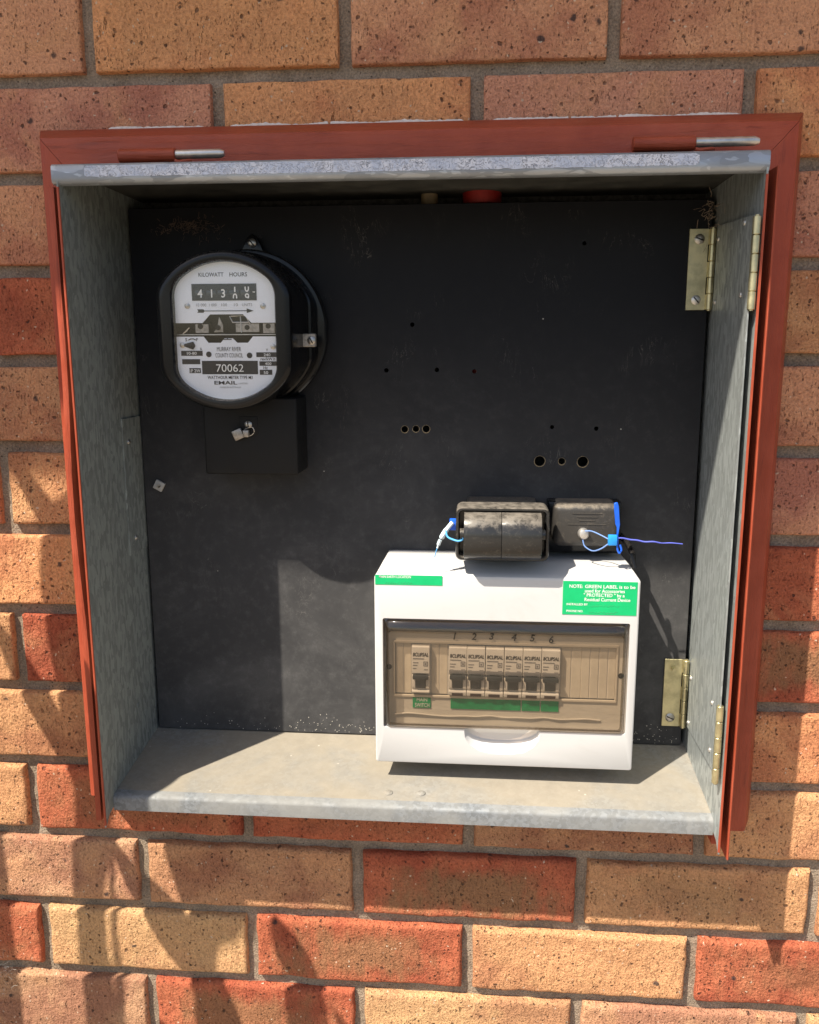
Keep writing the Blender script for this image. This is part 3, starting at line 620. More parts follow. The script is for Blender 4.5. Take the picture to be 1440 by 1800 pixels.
def screw(par, x, y, z, r, m, ang=0.6):
    b = bmesh.new(); tube(b, [(x, y + .5, z), (x, y - .8, z), (x, y - 1.6, z), (x, y - 1.9, z)], [r, r, r * .75, r * .3], 20)
    s = obj('screw', b, m, par); b = bmesh.new(); box(b, x - r * .78, x + r * .78, y - 2.05, y - 1.2, z - .55, z + .55, rot=Matrix.Rotation(ang, 3, 'Y')); obj('slot', b, MB['dark'], s, smooth=0)
def hinge(name, lab, kx, ky, z0, z1, leaf=None, screws=(), hole=None):
    h = thing(name, lab, 'hinge', (kx, ky, z0), 'brass-coloured butt hinges')
    L = (z1 - z0) / 5
    for i in range(5):
        b = bmesh.new(); r = 3.2; a, c = z0 + i * L + .25, z0 + (i + 1) * L - .25
        tube(b, [(kx, ky, a), (kx, ky, a + .4), (kx, ky, c - .4), (kx, ky, c)], [r - .4, r, r, r - .4], 18); obj('knuckle', b, MB['brass'], h)
    b = bmesh.new(); cyl(b, (kx, ky, z0 - .8), (kx, ky, z1 + .8), 1.9, 12); obj('pin', b, MB['brass'], h)
    if leaf:
        bb = bmesh.new(); box(bb, leaf[0], kx - 3.6, 47.6, 49.6, z0, z1, .25, 1)
        for i in (0, 2, 4): box(bb, kx - 3.7, kx - .5, 47.8, 49.4, z0 + i * L + .5, z0 + (i + 1) * L - .5)
        if hole:
            c = bmesh.new(); tube(c, [(hole[0], 40, hole[1]), (hole[0], 56, hole[1])], 2.4, 16); bb = cut(bb, [c])
        obj('leaf', bb, MB['brass'], h, smooth=25)
    else:
        bb = bmesh.new()
        for i in (1, 3): box(bb, kx + .5, kx + 2.0, ky, ky + 9, z0 + i * L + .5, z0 + (i + 1) * L - .5)
        box(bb, kx + 1.0, kx + 2.1, ky + 4, ky + 16, z0, z1); obj('leaf', bb, MB['brass'], h, smooth=25)
    for s in screws: screw(h, s[0], 47.6, s[1], s[2], MB['steel'] if len(s) < 4 else s[3], rr.uniform(.3, 1.2))
    return h
hinge('butt_hinge', 'upper brass-coloured hinge screwed to the black panel with two large screws', 706.8, 45.5, -216.5, -140.3, (685.2,), ((694.8, -150, 4.8), (694.6, -207, 4.6, MB['silver'])))
hinge('butt_hinge', 'lower brass-coloured hinge on the black panel with one screw and one empty hole', 706.4, 45.5, -651.0, -575.6, (684.6,), ((693, -641, 4.8),), (693.4, -585.5))
hinge('butt_hinge', 'upper brass-coloured hinge knuckle on the front edge of the galvanised strip', 706.6, -88.5, -222.5, -148.6)
hinge('butt_hinge', 'lower brass-coloured hinge knuckle at the front near the tray corner', 705.6, -84.5, -645.5, -570)

# ------------------------------------------------------------ conduits in the gap behind the panel
b = bmesh.new(); cyl(b, (432.5, 78, -330), (432.5, 78, -98), 8.6, 20); tag(obj('beige_conduit', b, MB['beige_pipe']), 'thin beige conduit in the gap above the black panel', 'conduit')
b = bmesh.new(); tube(b, [(485.5, 76, -330), (485.5, 76, -112), (485.5, 76, -111), (485.5, 76, -98)], [18, 18, 19.5, 19.5], 28); tag(obj('red_conduit', b, MB['red_pipe']), 'thick red conduit in the gap above the black panel', 'conduit')

# ------------------------------------------------------------ electricity meter
mt = thing('electricity_meter', 'round black electricity meter with white dial on the left of the panel', 'meter', (252, 48, -376))
CX, CZ, MY = 250.9, -237.0, -45.0
def stadium(cx, cz, r, half, n=40):
    """circle of radius r with flat left and right sides at +-half"""
    d = min(22.0, half * .6); ri, hi = r - d, half - d; out = []          # rounded corners: inner outline grown by d
    a0 = math.acos(min(1, hi / ri)); m = n // 4
    for s in (1, -1):
        for i in range(m):                                                  # lower corner of this half's flat side -> arc
            t = a0 * i / m; out.append((cx + s * (hi + d * math.cos(t)), cz + s * (ri * math.sin(a0) + d * math.sin(t))))
        for i in range(n + 1):
            a = a0 + (math.pi - 2 * a0) * i / n; out.append((cx + s * r * math.cos(a), cz + s * r * math.sin(a)))
        for i in range(1, m + 1):
            t = math.pi - a0 + a0 * i / m; out.append((cx + s * (-hi + d * math.cos(t)), cz + s * (ri * math.sin(a0) + d * math.sin(t))))
    return out
def loft(bm, rings, cap0=True, cap1=True):
    R_ = [[bm.verts.new((x, y, z)) for x, z in pts] for y, pts in rings]
    for a, c in zip(R_, R_[1:]):
        for i in range(len(a)): bm.faces.new((a[i], a[(i + 1) % len(a)], c[(i + 1) % len(a)], c[i]))
    if cap0: bm.faces.new(R_[0])
    if cap1: bm.faces.new(R_[-1][::-1])
    return R_
BX, BZ = 254, -235
b = bmesh.new(); loft(b, [(49.5, stadium(BX, BZ, 78, 77.5)), (34, stadium(BX, BZ, 79, 78.5)), (31, stadium(BX, BZ, 79, 78.5)), (29.5, stadium(BX, BZ, 77.5, 77)), (29, stadium(BX, BZ, 74, 73.5))]); base = obj('base', b, MB['black_case'], mt)
b = bmesh.new(); r0 = []
for y, dx, r, h in ((29.2, 2.6, 75, 71), (12, 2.0, 74, 68.5), (11, 2.0, 75.2, 69.8), (5, 1.8, 75.0, 69.5), (4, 1.8, 73.4, 67.5), (-20, .8, 71.5, 64), (-24, .6, 72.5, 64.5), (-39, 0, 72, 62.5)):
    r0.append((y, stadium(CX + dx, CZ + dx * .6, r, h)))
loft(b, r0, True, False); obj('case', b, MB['black_case'], mt, smooth=40)
b = bmesh.new(); outer = [(-39.2, 72, 62.3), (-43, 72, 62.2), (MY, 70, 60.4), (MY - .4, 66.5, 56), (MY, 63.6, 49), (-43, 62.6, 47.8), (-36, 62.2, 47.4)]
loft(b, [(y, stadium(CX, CZ, r, h)) for y, r, h in outer], False, False); obj('bezel', b, MB['black_case'], mt, smooth=50)
b = bmesh.new(); loft(b, [(-42.2, stadium(CX, CZ, 62.8, 48)), (-42.9, stadium(CX, CZ, 62.8, 48))]); obj('glass', b, MB['glass'], mt, smooth=30)
b = bmesh.new(); prism(b, [(BX - 11, BZ + 70), (BX + 19, BZ + 70), (BX + 9, -143), (BX + 4.7, -140.5), (BX + 0.4, -143)], 38, 44, 'y', .8); obj('mounting_lug', b, MB['black_case'], mt)
screw(mt, BX + 4.7, 37.4, -149.5, 4.2, MB['steel'], .9)
# dial: points measured on the glass are carried back to the dial plane
DY = -37.0; KF = (828.1 + DY) / (828.1 - 43.0)
def dp(x, z): return (485.55 + (x - 485.55) * KF, -254.26 + (z + 254.26) * KF)
dcx, dcz = dp(CX, CZ)
def arc_side(r, half, za, top):
    full = stadium(dcx, dcz, r, half, 60); return full
def plate(pts_edge, top):
    full = [p for p in stadium(dcx, dcz, 63, 48.4, 60)]
    zmid = -234
    if top: rim = [p for p in full if p[1] > pts_edge[0][1] + .3]
    else: rim = [p for p in full if p[1] < pts_edge[0][1] - .3]
    rim.sort(key=lambda p: math.atan2(p[1] - dcz, p[0] - dcx) if top else math.atan2(p[1] - dcz, p[0] - dcx) % (2 * math.pi))
    return rim + pts_edge
def px(x, y): return dp(*[q for q in (GX(x), GZ(y))])
def GX(x): return 250.9 + (x - 393) * (95.3 / 179.0)      # photo column -> mm on the glass plane
def GZ(y): return -237.0 - (y - 582.0) * (126.3 / 247.0)
b = bmesh.new(); b2 = bmesh.new()
ue = [px(x, y) for x, y in ((300, 567), (355, 567), (369, 552), (427, 552), (441, 567), (488, 567))]
le = [px(x, y) for x, y in ((488, 591), (443, 591), (434, 602), (415, 602), (407, 594), (393, 594), (386, 602), (364, 602), (356, 591), (300, 591))]
up = plate(ue, True); lo_ = plate(le, False)
prism(b, up, DY, DY + 1, 'y'); d1 = obj('dial_plate', b, MB['dial'], mt, smooth=0)
prism(b2, lo_, DY, DY + 1, 'y'); d2 = obj('dial_plate', b2, MB['dial'], mt, smooth=0)
b = bmesh.new(); prism(b, stadium(dcx, dcz, 62.4, 48), DY + 14, DY + 15, 'y'); obj('works_back', b, MB['dark'], mt, smooth=0)
def flat(bm, x0, y0, x1, y1, yy, d=.3):          # small printed rectangle given in photo pixels
    a, c = px(x0, y0), px(x1, y1); box(bm, a[0], c[0], yy - d, yy, c[1], a[1])
IY = DY - .06
b = bmesh.new(); flat(b, 339, 499, 452, 528, IY, .5); reg = obj('register_window', b, MB['ink'], d1, smooth=0)
b = bmesh.new()
for i in range(5):
    a = px(345 + i * 20.0, 503); c = px(361 + i * 20.0, 526)
    xm = (a[0] + c[0]) / 2; zm = (a[1] + c[1]) / 2; h = (a[1] - c[1]) / 2
    tube(b, [(a[0], IY + 3.2, zm), (c[0], IY + 3.2, zm)], 4.3, 24)
obj('digit_drums', b, MB['toggle'], reg, smooth=40)
b = bmesh.new(); t_y = IY - 1.25
for i, ch in enumerate('413'): 
    p = px(354 + i * 20.3, 522.5); text(b, ch, p[0], t_y, p[1], 7.2, bold=.02, sx=.92)
zm_ = px(400, 514.5)[1]
for ch, x, up_ in (('1', 415, 1), ('0', 415, 0), ('0', 436, 1), ('9', 436, 0)):          # two drums caught half way round
    q = bmesh.new(); text(q, ch, px(x, 515)[0], t_y, zm_ + (.7 if up_ else -7.7), 7.0, bold=.02, sx=.92)
    bmesh.ops.bisect_plane(q, geom=q.verts[:] + q.edges[:] + q.faces[:], plane_co=(0, 0, zm_ + (5.2 if up_ else -5.2)), plane_no=(0, 0, 1 if up_ else -1), clear_outer=True); merge(b, q)
p0, p1 = px(446, 513), px(450, 514.5); box(b, p0[0], p1[0], t_y - .1, t_y, p1[1], p0[1])
obj('digits', b, MB['white_print'], reg, smooth=0)
b = bmesh.new()
p = px(374, 486.5); text(b, 'KILOWATT', p[0], IY - .2, p[1], 3.6, bold=.012, width=23.4); p = px(421.5, 486.5); text(b, 'HOURS', p[0], IY - .2, p[1], 3.6, bold=.012, width=16.4)
a, c = px(349, 545.4), px(440, 546.6); box(b, a[0], c[0], IY - .3, IY, c[1], a[1])
for pts in ([(434, 542), (446, 546), (434, 550)], [(347, 543), (358, 543), (360, 546), (358, 549), (347, 549), (349, 546)]):
    prism(b, [px(*q) for q in pts], IY - .3, IY, 'y')
obj('lettering', b, MB['ink'], d1, smooth=0)
b = bmesh.new()
for s, x, w in (('10 000', 354.6, 9.5), ('1 000', 375, 7), ('100', 395, 5.2), ('10', 415.5, 3.7), ('UNITS', 435, 9.4)): p = px(x, 538); text(b, s, p[0], IY - .2, p[1], 2.6, width=w)
obj('lettering', b, MB['ink_grey'], d1, smooth=0)
for par, x, y in ((d1, 330, 537), (d1, 462.5, 538), (d2, 318, 606), (d2, 478, 609)):
    p = px(x, y); b = bmesh.new(); tube(b, [(p[0], DY + .3, p[1]), (p[0], DY - .9, p[1]), (p[0], DY - 1.5, p[1])], [2.6, 2.5, 1.2], 14); s = obj('screw', b, MB['steel'], par)
b = bmesh.new(); b3 = bmesh.new()
for s, x, y, h, k in (('MURRAY RIVER', 400, 617, 4.0, 22.8), ('COUNTY COUNCIL', 400, 628, 4.0, 26), ('WATTHOUR METER TYPE M3', 400, 666.5, 2.9, 43), ('S', 325, 599, 2.8, 1.8), ('F', 344.5, 599, 2.8, 1.7), ('A', 350.5, 615, 2.3, 1.8), ('V', 467, 617, 2.3, 1.8), ('rev/kW.h', 468, 633.5, 2.8, 13.7), ('Hz', 463.5, 649, 2.6, 4)):
    p = px(x, y); text(b, s, p[0], IY - .2, p[1], h, bold=.02 if h < 3 else .0, width=k)
p = px(392, 676.3); text(b, 'EMAIL', p[0], IY - .2, p[1], 3.2, bold=.03, width=22)
for x, y in ((364, 622.5), (436, 624.5)): p = px(x, y); cyl(b, (p[0], IY, p[1]), (p[0], IY - .3, p[1]), 2.6, 20)
for r in ((315, 616, 353, 625), (316, 631, 348, 640), (328, 647, 348.5, 656), (351, 634, 450, 658), (448, 619, 488, 627.5), (453, 635, 486, 643), (453, 650, 475, 659)): flat(b, *r, IY, .25)
p = px(398, 595); box(b, p[0] - 4, p[0] + 4, IY - .3, IY, p[1] - .9, p[1]); box(b, p[0] - .4, p[0] + .4, IY - .3, IY, p[1], p[1] + 1.8)
tube(b, [(px(329, 597)[0], IY - .1, px(329, 597)[1]), (px(333, 595)[0], IY - .1, px(333, 595)[1]), (px(338, 595)[0], IY - .1, px(338, 595)[1]), (px(342, 597)[0], IY - .1, px(342, 597)[1])], .45, 6)
obj('lettering', b, MB['ink'], d2, smooth=0)
b = bmesh.new()
p = px(415, 676); text(b, 'LIMITED', p[0] + 4.4, IY - .2, p[1], 1.5, width=9); p = px(400, 683); text(b, 'MADE IN AUSTRALIA', p[0], IY - .2, p[1], 1.6, width=20)
obj('lettering', b, MB['ink_grey'], d2, smooth=0)
for s, x, y, h, k in (('70062', 400.5, 653.5, 7.0, 26), ('10-80', 334, 623, 2.6, 9.3), ('240', 467, 626, 2.6, 6.3), ('400', 468.5, 641.7, 2.6, 5.9), ('50', 464, 657.5, 2.6, 4.2), ('1P 2W', 338.3, 654.7, 3.0, 10)):
    p = px(x, y); text(b3, s, p[0], IY - .5, p[1], h, bold=-.004 if h > 5 else .01, width=k)
obj('lettering', b3, MB['white_print'], d2, smooth=0)
b = bmesh.new(); p = px(333, 606); tube(b, [(p[0] - 6, DY - .5, p[1]), (p[0] - 2, DY - .8, p[1] - .3), (p[0] + 2.2, DY - 1, p[1] - .5), (p[0] + 4, DY - .9, p[1] - .5)], [1.2, 2.4, 3.6, 1.0], 12); obj('adjuster', b, MB['ink'], d2)
b = bmesh.new()           # works seen through the slot: disc edge, brackets, magnet
a, c = px(305, 586.6), px(482, 588.4); box(b, a[0], c[0], DY + 3.5, DY + 9, c[1], a[1], .2, 1); obj('rotor_disc', b, MB['silver'], mt)
b = bmesh.new()
for r, yy in (((340, 569, 363, 584), 6), ((412, 568, 453, 583), 5), ((460, 568, 480, 585), 5)): flat(b, *r, DY + yy, 2)
for pts in ([(378, 575), (382, 556), (388, 570), (388, 583), (372, 583)],): prism(b, [px(*q) for q in pts], DY + 5, DY + 7, 'y')
obj('works_bracket', b, MB['meter_metal'], mt, smooth=0)
b = bmesh.new()
for pts in ([(402, 555), (407, 566), (436, 566), (438, 568)], [(404, 555), (430, 554), (436, 566)], [(421, 556), (422, 584)], [(330, 575), (318, 586), (326, 580)]):
    tube(b, [(*[q for q in (px(*w)[0],)], DY + 2.5, px(*w)[1]) for w in pts], .55, 6)
obj('works_wire', b, MB['silver'], mt)
for x, y in ((432, 575), (349, 573), (469, 573), (380, 575)):
    p = px(x, y); b = bmesh.new(); cyl(b, (p[0], DY + 4, p[1]), (p[0], DY + 2.4, p[1]), 2.3, 14); obj('works_screw', b, MB['dark'], mt)
# terminal cover below, clip on the side of the case
b = bmesh.new(); box(b, 213, 307, 0, 49.8, -376, -300, 2.2, 3); obj('terminal_cover', b, MB['case_matt'], mt)
b = bmesh.new(); box(b, 249, 268, -.6, 2, -337, -318, .8, 2); obj('screw_boss', b, MB['case_matt'], mt)
screw(mt, 258.6, -.6, -326, 3.7, MB['steel'], 1.5)
b = bmesh.new(); box(b, 316.4, 329.5, -11, -5, -251, -238.5, .8, 1); cl = obj('side_clip', b, MB['meter_metal'], mt); screw(mt, 325.6, -11, -245, 4.0, MB['steel'], 1.1)
sl = thing('lead_seal', 'small square lead seal hanging on wire from the meter terminal cover screw', 'seal', (250, -3, -336))
b = bmesh.new(); box(b, 244.2, 254.2, -7.0, -3.4, -340.5, -330.4, .8, 2, Matrix.Rotation(R(-24), 3, 'Y')); obj('seal_body', b, MB['meter_metal'], sl)
b = bmesh.new(); box(b, 254.4, 260.2, -7.5, -2.2, -338, -331, .8, 2); obj('seal_body', b, MB['meter_metal'], sl)
b = bmesh.new(); tube(b, curve([(253, -4, -333), (257, -5, -330), (263, -5, -328), (265, -4, -333), (260, -3.5, -337), (252, -3.4, -336)], 5), .45, 6); obj('wire', b, MB['silver'], sl)

# ------------------------------------------------------------ switchboard enclosure
en = thing('switchboard_enclosure', 'white plastic circuit breaker enclosure with smoked brown lid standing over the tray', 'enclosure', (513, 10, -664))
EY = -30.0; EX0, EX1, EZ0, EZ1 = 385.5, 640.5, -664.5, -470.0
b = bmesh.new()
sec = [  # (y, x0, x1, z0, z1) loft from back to front
 (49.8, 391.5, 634.5, EZ0 + 4, -462.5), (6, 390.8, 635.2, EZ0 + 3, -461.5), (2, 390.5, 635.5, EZ0 + 2.6, -461.8), (-24, 387, 639.2, EZ0 + .6, -467.2), (-27.5, 386.0, 640.1, EZ0 + .2, -468.4), (EY + .8, 385.7, 640.3, EZ0 + .2, -469.2), (EY, 386.8, 639.2, EZ0 + 1.2, -471)]
def rrect(x0, x1, z0, z1, r=5, n=5):
    out = []
    for cx_, cz_, a in ((x1 - r, z1 - r, 0), (x0 + r, z1 - r, 90), (x0 + r, z0 + r, 180), (x1 - r, z0 + r, 270)):
        for i in range(n + 1): t = R(a + 90 * i / n); out.append((cx_ + r * math.cos(t), cz_ + r * math.sin(t)))
    return out
loft(b, [(y, rrect(x0, x1, z0, z1, 2.4)) for y, x0, x1, z0, z1 in sec])
WX0, WX1, WZ0, WZ1 = 393.5, 632.5, -626.5, -512.5
c1 = bmesh.new(); loft(c1, [(-60, rrect(WX0, WX1, WZ0, WZ1, 2)), (-17, rrect(WX0, WX1, WZ0, WZ1, 2))])
c2 = bmesh.new(); sp = [(x, z) for x, z in ((474, -615), (476, -634), (481, -642), (490, -648), (503, -650.5), (521, -650.5), (534, -648), (543, -642), (548, -634), (550, -615))]
loft(c2, [(EY - 5, [(512 + (x - 512) * 1.04, z - (2.2 if z < -626 else 0)) for x, z in sp]), (EY, [(512 + (x - 512) * 1.02, z - (1.2 if z < -626 else 0)) for x, z in sp]), (EY + 4, [(512 + (x - 512) * .97, z + (2 if z < -626 else 0)) for x, z in sp]), (EY + 11, [(512 + (x - 512) * .86, z + (10 if z < -626 else 0)) for x, z in sp])])
obj('body', cut(b, [c1, c2]), MB['white'], en, smooth=30)
# lid: thin smoked shell, top edge rolled back, hinged behind the window edge
b = bmesh.new(); N = 40; lid = []
prof = [(-22, WZ1 - 1.0), (-26, WZ1 - 1.2), (-28.6, WZ1 - 2.2), (-30.6, WZ1 - 4.6), (-32.0, WZ1 - 9), (-32.8, WZ1 - 16), (-33.4, -550), (-33.4, -600), (-32.8, WZ0 + 5), (-31.6, WZ0 + 2.0), (-29, WZ0 + 1.0), (-23, WZ0 + .8)]
lx = [WX0 + 1.0, WX0 + 1.6, WX0 + 3.2, WX0 + 6] + [WX0 + 6 + (WX1 - WX0 - 12) * i / 10 for i in range(1, 10)] + [WX1 - 6, WX1 - 3.2, WX1 - 1.6, WX1 - 1.0]
for x in lx:
    d = min(x - WX0, WX1 - x); back = max(0, 1 - (d - 1) / 5.2) ** 2 * 6 if d < 6.2 else 0
    lid.append([b.verts.new((x, min(-22, y + back), z)) for y, z in prof])
for p, q in zip(lid, lid[1:]):
    for i in range(len(prof) - 1): b.faces.new((p[i], q[i], q[i + 1], p[i + 1]))
lo_ = obj('lid', b, MB['lid'], en, smooth=60)
b = bmesh.new(); ro = rrect(WX0 + 1.2, WX1 - 1.2, WZ0 + 1.4, WZ1 - 1.4, 2); ri_ = rrect(WX0 + 6.5, WX1 - 6.0, WZ0 + 5.5, WZ1 - 12.5, 3)  # dark tinted band added to imitate the shaded gap around the lid edge
va = [b.verts.new((x, -27.5, z)) for x, z in ro]; vb = [b.verts.new((x, -31.4, z)) for x, z in ri_]
for k in range(len(va)): b.faces.new((va[k], va[(k + 1) % len(va)], vb[(k + 1) % len(va)], vb[k]))
obj('lid_shade_band', b, MB['lid_shade_band'], lo_, smooth=60)
for x in (WX0 + 4, WX1 - 4):
    b = bmesh.new(); box(b, x - 3, x + 3, -29.5, -22, WZ1 - .9, WZ1 + .2, .3, 1); obj('lid_hinge', b, MB['dark'], lo_)
# insert behind the lid
b = bmesh.new(); box(b, WX0 + .2, WX1 - .2, -18.4, -16, WZ0 + .2, WZ1 - .2)
BZ0, BZ1 = -597.5, -543.5; SX0, SX1 = 403.0, 624.0
c = bmesh.new(); box(c, 404.5, 622.5, -25, -10, -595.5, -541)
ins = obj('escutcheon', cut(b, [c]), MB['card'], en, smooth=0)
b = bmesh.new()
for x0, x1, z0, z1 in ((402.5, 624.5, -541, -538.5), (402.5, 624.5, -598, -595.5), (402.5, 404.5, -595.5, -541), (622.5, 624.5, -595.5, -541)): box(b, x0, x1, -20.2, -16, z0, z1, .4, 1)
obj('slot_rim', b, MB['blank'], ins)
b = bmesh.new(); box(b, 404.5, 622.5, -11, -10, -595.5, -541); obj('slot_back', b, MB['blank'], ins, smooth=0)
for xa, n, w in ((405, 2, 7.6), (441.2, 2, 7.6), (569.5, 2, 9.6), (589.2, 4, 8.2)):
    for i in range(n):
        b = bmesh.new(); box(b, xa + i * (w + .5), xa + i * (w + .5) + w, -17.6, -12, -595, -541.5, .5, 1); obj('blank_cover', b, MB['blank'], ins)
for x, z in ((398.4, -567), (628.0, -570)):
    b = bmesh.new(); cyl(b, (x, -17, z), (x, -18.9, z), 2.9, 16, .4); obj('fixing_screw', b, MB['dark'], ins)
b = bmesh.new(); rr2 = random.Random(11)                 # creased card edge above the slot
pts = curve([(402 + i * 13.7, -19.5 - rr2.uniform(0, 1.4), -526 + rr2.uniform(-1.3, 1.3)) for i in range(17)], 4); tube(b, pts, 1.1, 8); pts = curve([(404 + i * 13.7, -19 - rr2.uniform(0, 1.0), -616.5 + rr2.uniform(-1.6, 1.2)) for i in range(16)], 4); tube(b, pts, .9, 8)
obj('card_crease', b, MB['card'], ins)
# numbers written above the breakers
b = bmesh.new()
for ch, x, z in (('1', 463.5, -535.8), ('2', 483, -535.8), ('3', 500, -535.0), ('4', 522, -535.6), ('5', 540, -535.8), ('6', 558.3, -537.0)): text(b, ch, x, -20.8, z, 7.0, bold=.035, sx=.95, rot=-.08, shear=.1)
obj('numbers', b, MB['ink'], ins, smooth=0)
# green tape labels under the breakers
def label(par, name, x0, x1, z0, z1, y, m, lab=None):
    b = bmesh.new(); box(b, x0, x1, y - .35, y, z0, z1); o = obj(name, b, m, par, smooth=0); return tag(o, lab)
gl = label(ins, 'green_label', 422.2, 440.4, -609.5, -597.5, -19.0, MB['green_dark'], 'green tape reading MAIN SWITCH')
b = bmesh.new(); text(b, 'MAIN', 431.6, -19.5, -602.6, 3.9, width=10.5); text(b, 'SWITCH', 431.8, -19.5, -608.5, 4.2, width=14.5, bold=.01); obj('lettering', b, MB['white_print'], gl, smooth=0)
for x0, x1 in ((460.5, 530.4), (531.6, 549.4), (550.6, 568)): label(ins, 'green_label', x0, x1, -609.5, -597.6, -19.0, MB['green_dark'])
# stickers on the front
s1 = label(en, 'green_sticker', 386.6, 452, -478.3, -468.6, EY - .05, MB['green'], 'narrow green sticker reading MAIN EARTH LOCATION')
b = bmesh.new(); text(b, 'MAIN EARTH LOCATION', 390.5, EY - .6, -471.4, 2.3, 'LEFT', width=31, bold=.012); obj('lettering', b, MB['white_print'], s1, smooth=0)
s2 = label(en, 'green_sticker', 567.5, 637.6, -504.4, -471.2, EY - .05, MB['green'], 'green sticker with NOTE about residual current protection')
b = bmesh.new()
for s, x, zc, h, k in (('NOTE:', 573.6, -476.1, 3.3, 12.5), ('GREEN LABEL is to be', 588.3, -476.1, 3.3, 47.2), ('used for Accessories', 588.3, -480.4, 3.3, 37.5), ('" PROTECTED " by a', 587.3, -484.6, 3.3, 38.5), ('Residual Current Device', 588.3, -489.0, 3.3, 43), ('INSTALLED BY', 571.5, -494.0, 2.1, 20), ('PHONE NO.', 571.5, -500.8, 2.1, 15.8)):
    text(b, s, x, EY - .6, zc - h / 2, h, 'LEFT', bold=.014, width=k)
obj('lettering', b, MB['white_print'], s2, smooth=0)
for x0, z0 in ((396, -476.5), (594, -495.4), (593, -502.0)):            # faint unreadable pen strokes
    b = bmesh.new(); pts = [(x0 + i * 1.0, EY - .5, z0 + rr2.uniform(-.9, 1.0)) for i in range(28)]; tube(b, curve(pts, 3), .16, 5); obj('pen_marks', b, plain('pale_pen', (0.02, 0.32, 0.12), .5), s1 if x0 < 500 else s2)

# ------------------------------------------------------------ circuit breakers
def breaker(xc, lab, main=False):
    t = thing('circuit_breaker', lab, 'breaker', (xc, -12, -595), 'circuit breakers in a row')
    w = 8.85; x0, x1 = xc - w, xc + w
    top, bot = (-542, -592) if main else (-543, -594.5)
    pr = [(-11.8, top), (-25, top), (-26.4, top - 1), (-26.6, -570.5), (-23.5, -572.5), (-23.5, -588), (-26, -590), (-26, bot + 1), (-25, bot), (-11.8, bot)]
    b = bmesh.new(); prism(b, pr, x0, x1, 'x', .35, 1); obj('body', b, MB['breaker'], t, smooth=25)
    b = bmesh.new()
    for s in (-1, 1):
        xx = xc + s * 7.0; prism(b, [(-23, -572.5), (-25.6, -574.5), (-26.6, -580), (-25.8, -586), (-23, -589)], xx - 1.7, xx + 1.7, 'x', .3, 1)
    obj('toggle_guard', b, MB['breaker'], t)
    b = bmesh.new(); prism(b, [(-22, -571.5), (-30.0, -572.5), (-30.6, -575.5), (-27.4, -579), (-26.2, -586), (-22, -588)], xc - 5.0, xc + 5.0, 'x', .5, 2)
    box(b, xc - 7.8, xc + 7.8, -30.4, -26.0, -575.8, -571.6, .7, 2); obj('toggle', b, MB['toggle'], t)
    if not main:
        b = bmesh.new(); box(b, x0 + .4, x1 - .4, -27.1, -26.3, -569.6, -566.8, .25, 1); obj('indicator_bar', b, MB['ink_grey'], t)
        b = bmesh.new(); box(b, xc - 5.5, xc + 5.5, -26.4, -25.8, -594.2, -591.2); obj('terminal_slot', b, plain('brown_slot', (.05, .03, .025), .7), t)
    zz = 0 if main else -1.5
    b = bmesh.new(); text(b, 'IICLIPSAL', xc, -26.9, -552.4 + zz, 3.7, bold=.028, shear=.15, width=15.6)
    obj('lettering', b, MB['ink'], t, smooth=0)
    b = bmesh.new()
    for i, (z, L) in enumerate(((-555, 11), (-559.2, 5.5), (-562, 4.5), (-565.3, 3.5))):
        box(b, x0 + 1.2, x0 + 1.2 + L, -26.85, -26.6, z + zz - .45, z + zz + .45)
    for i in range(4): box(b, *(((x1 - 6, x1 - 5.3), (x1 - 2.3, x1 - 1.6), (x1 - 6, x1 - 1.6), (x1 - 6, x1 - 1.6))[i]), -26.85, -26.6, *(((-562.6, -558), (-562.6, -558), (-562.8, -562.1), (-558.4, -557.8))[i]))
    box(b, x1 - 4.6, x1 - 3, -26.85, -26.6, -561.4, -559.4); box(b, x1 - 5.5, x1 - 1.5, -26.85, -26.6, -566.8, -566.0)
    obj('print_marks', b, MB['ink_grey'], t, smooth=0)
    for c_ in t.children: c_.location.y += 2.2 * S
    t.rotation_euler = (R(rr2.uniform(-.5, .5)), R(rr2.uniform(-.45, .45)), R(rr2.uniform(-.5, .5))); t.location.z += rr2.uniform(-.4, .4) * S
breaker(430.6, 'lone main switch breaker left of the others, above the MAIN SWITCH label', True)
names = ['first', 'second', 'third', 'fourth', 'fifth', 'sixth']
for i in range(6): breaker(467.2 + i * 18.3, 'off-white circuit breaker under the handwritten number %d, %s in the row of six' % (i + 1, names[i]))

# ------------------------------------------------------------ service fuses above the enclosure
f1 = thing('fuse_holder', 'dusty black service fuse with rounded two-part carrier in front of the panel', 'fuse', (509, 10, -449))
b = bmesh.new(); box(b, 474, 544, -14, 38.8, -448, -401, 3, 3); obj('base', b, MB['bakelite'], f1)
b = bmesh.new(); o_ = rrect(464.5, 553, -449.5, -398, 6, 6); i_ = rrect(468.2, 549.3, -446, -401.6, 4, 6)
loft(b, [(-14, o_), (-43, o_), (-44.6, rrect(465.4, 552.1, -448.6, -398.9, 5.4, 6)), (-44.6, rrect(467.2, 550.3, -446.9, -400.7, 4.5, 6)), (-43, i_), (-30, i_)], True, True); obj('collar', b, MB['bakelite'], f1, smooth=40)
pr = [(-30, -403), (-44, -402.5), (-52, -404), (-58, -408.5), (-61.5, -415), (-63, -423), (-62.4, -431), (-59.6, -438), (-55, -443.5), (-48, -447), (-44, -448), (-30, -447)]
for x0, x1 in ((472.6, 507.7), (507.9, 545)):
    b = bmesh.new(); prism(b, pr, x0, x1, 'x', .5, 2); obj('carrier', b, MB['bakelite'], f1, smooth=50)
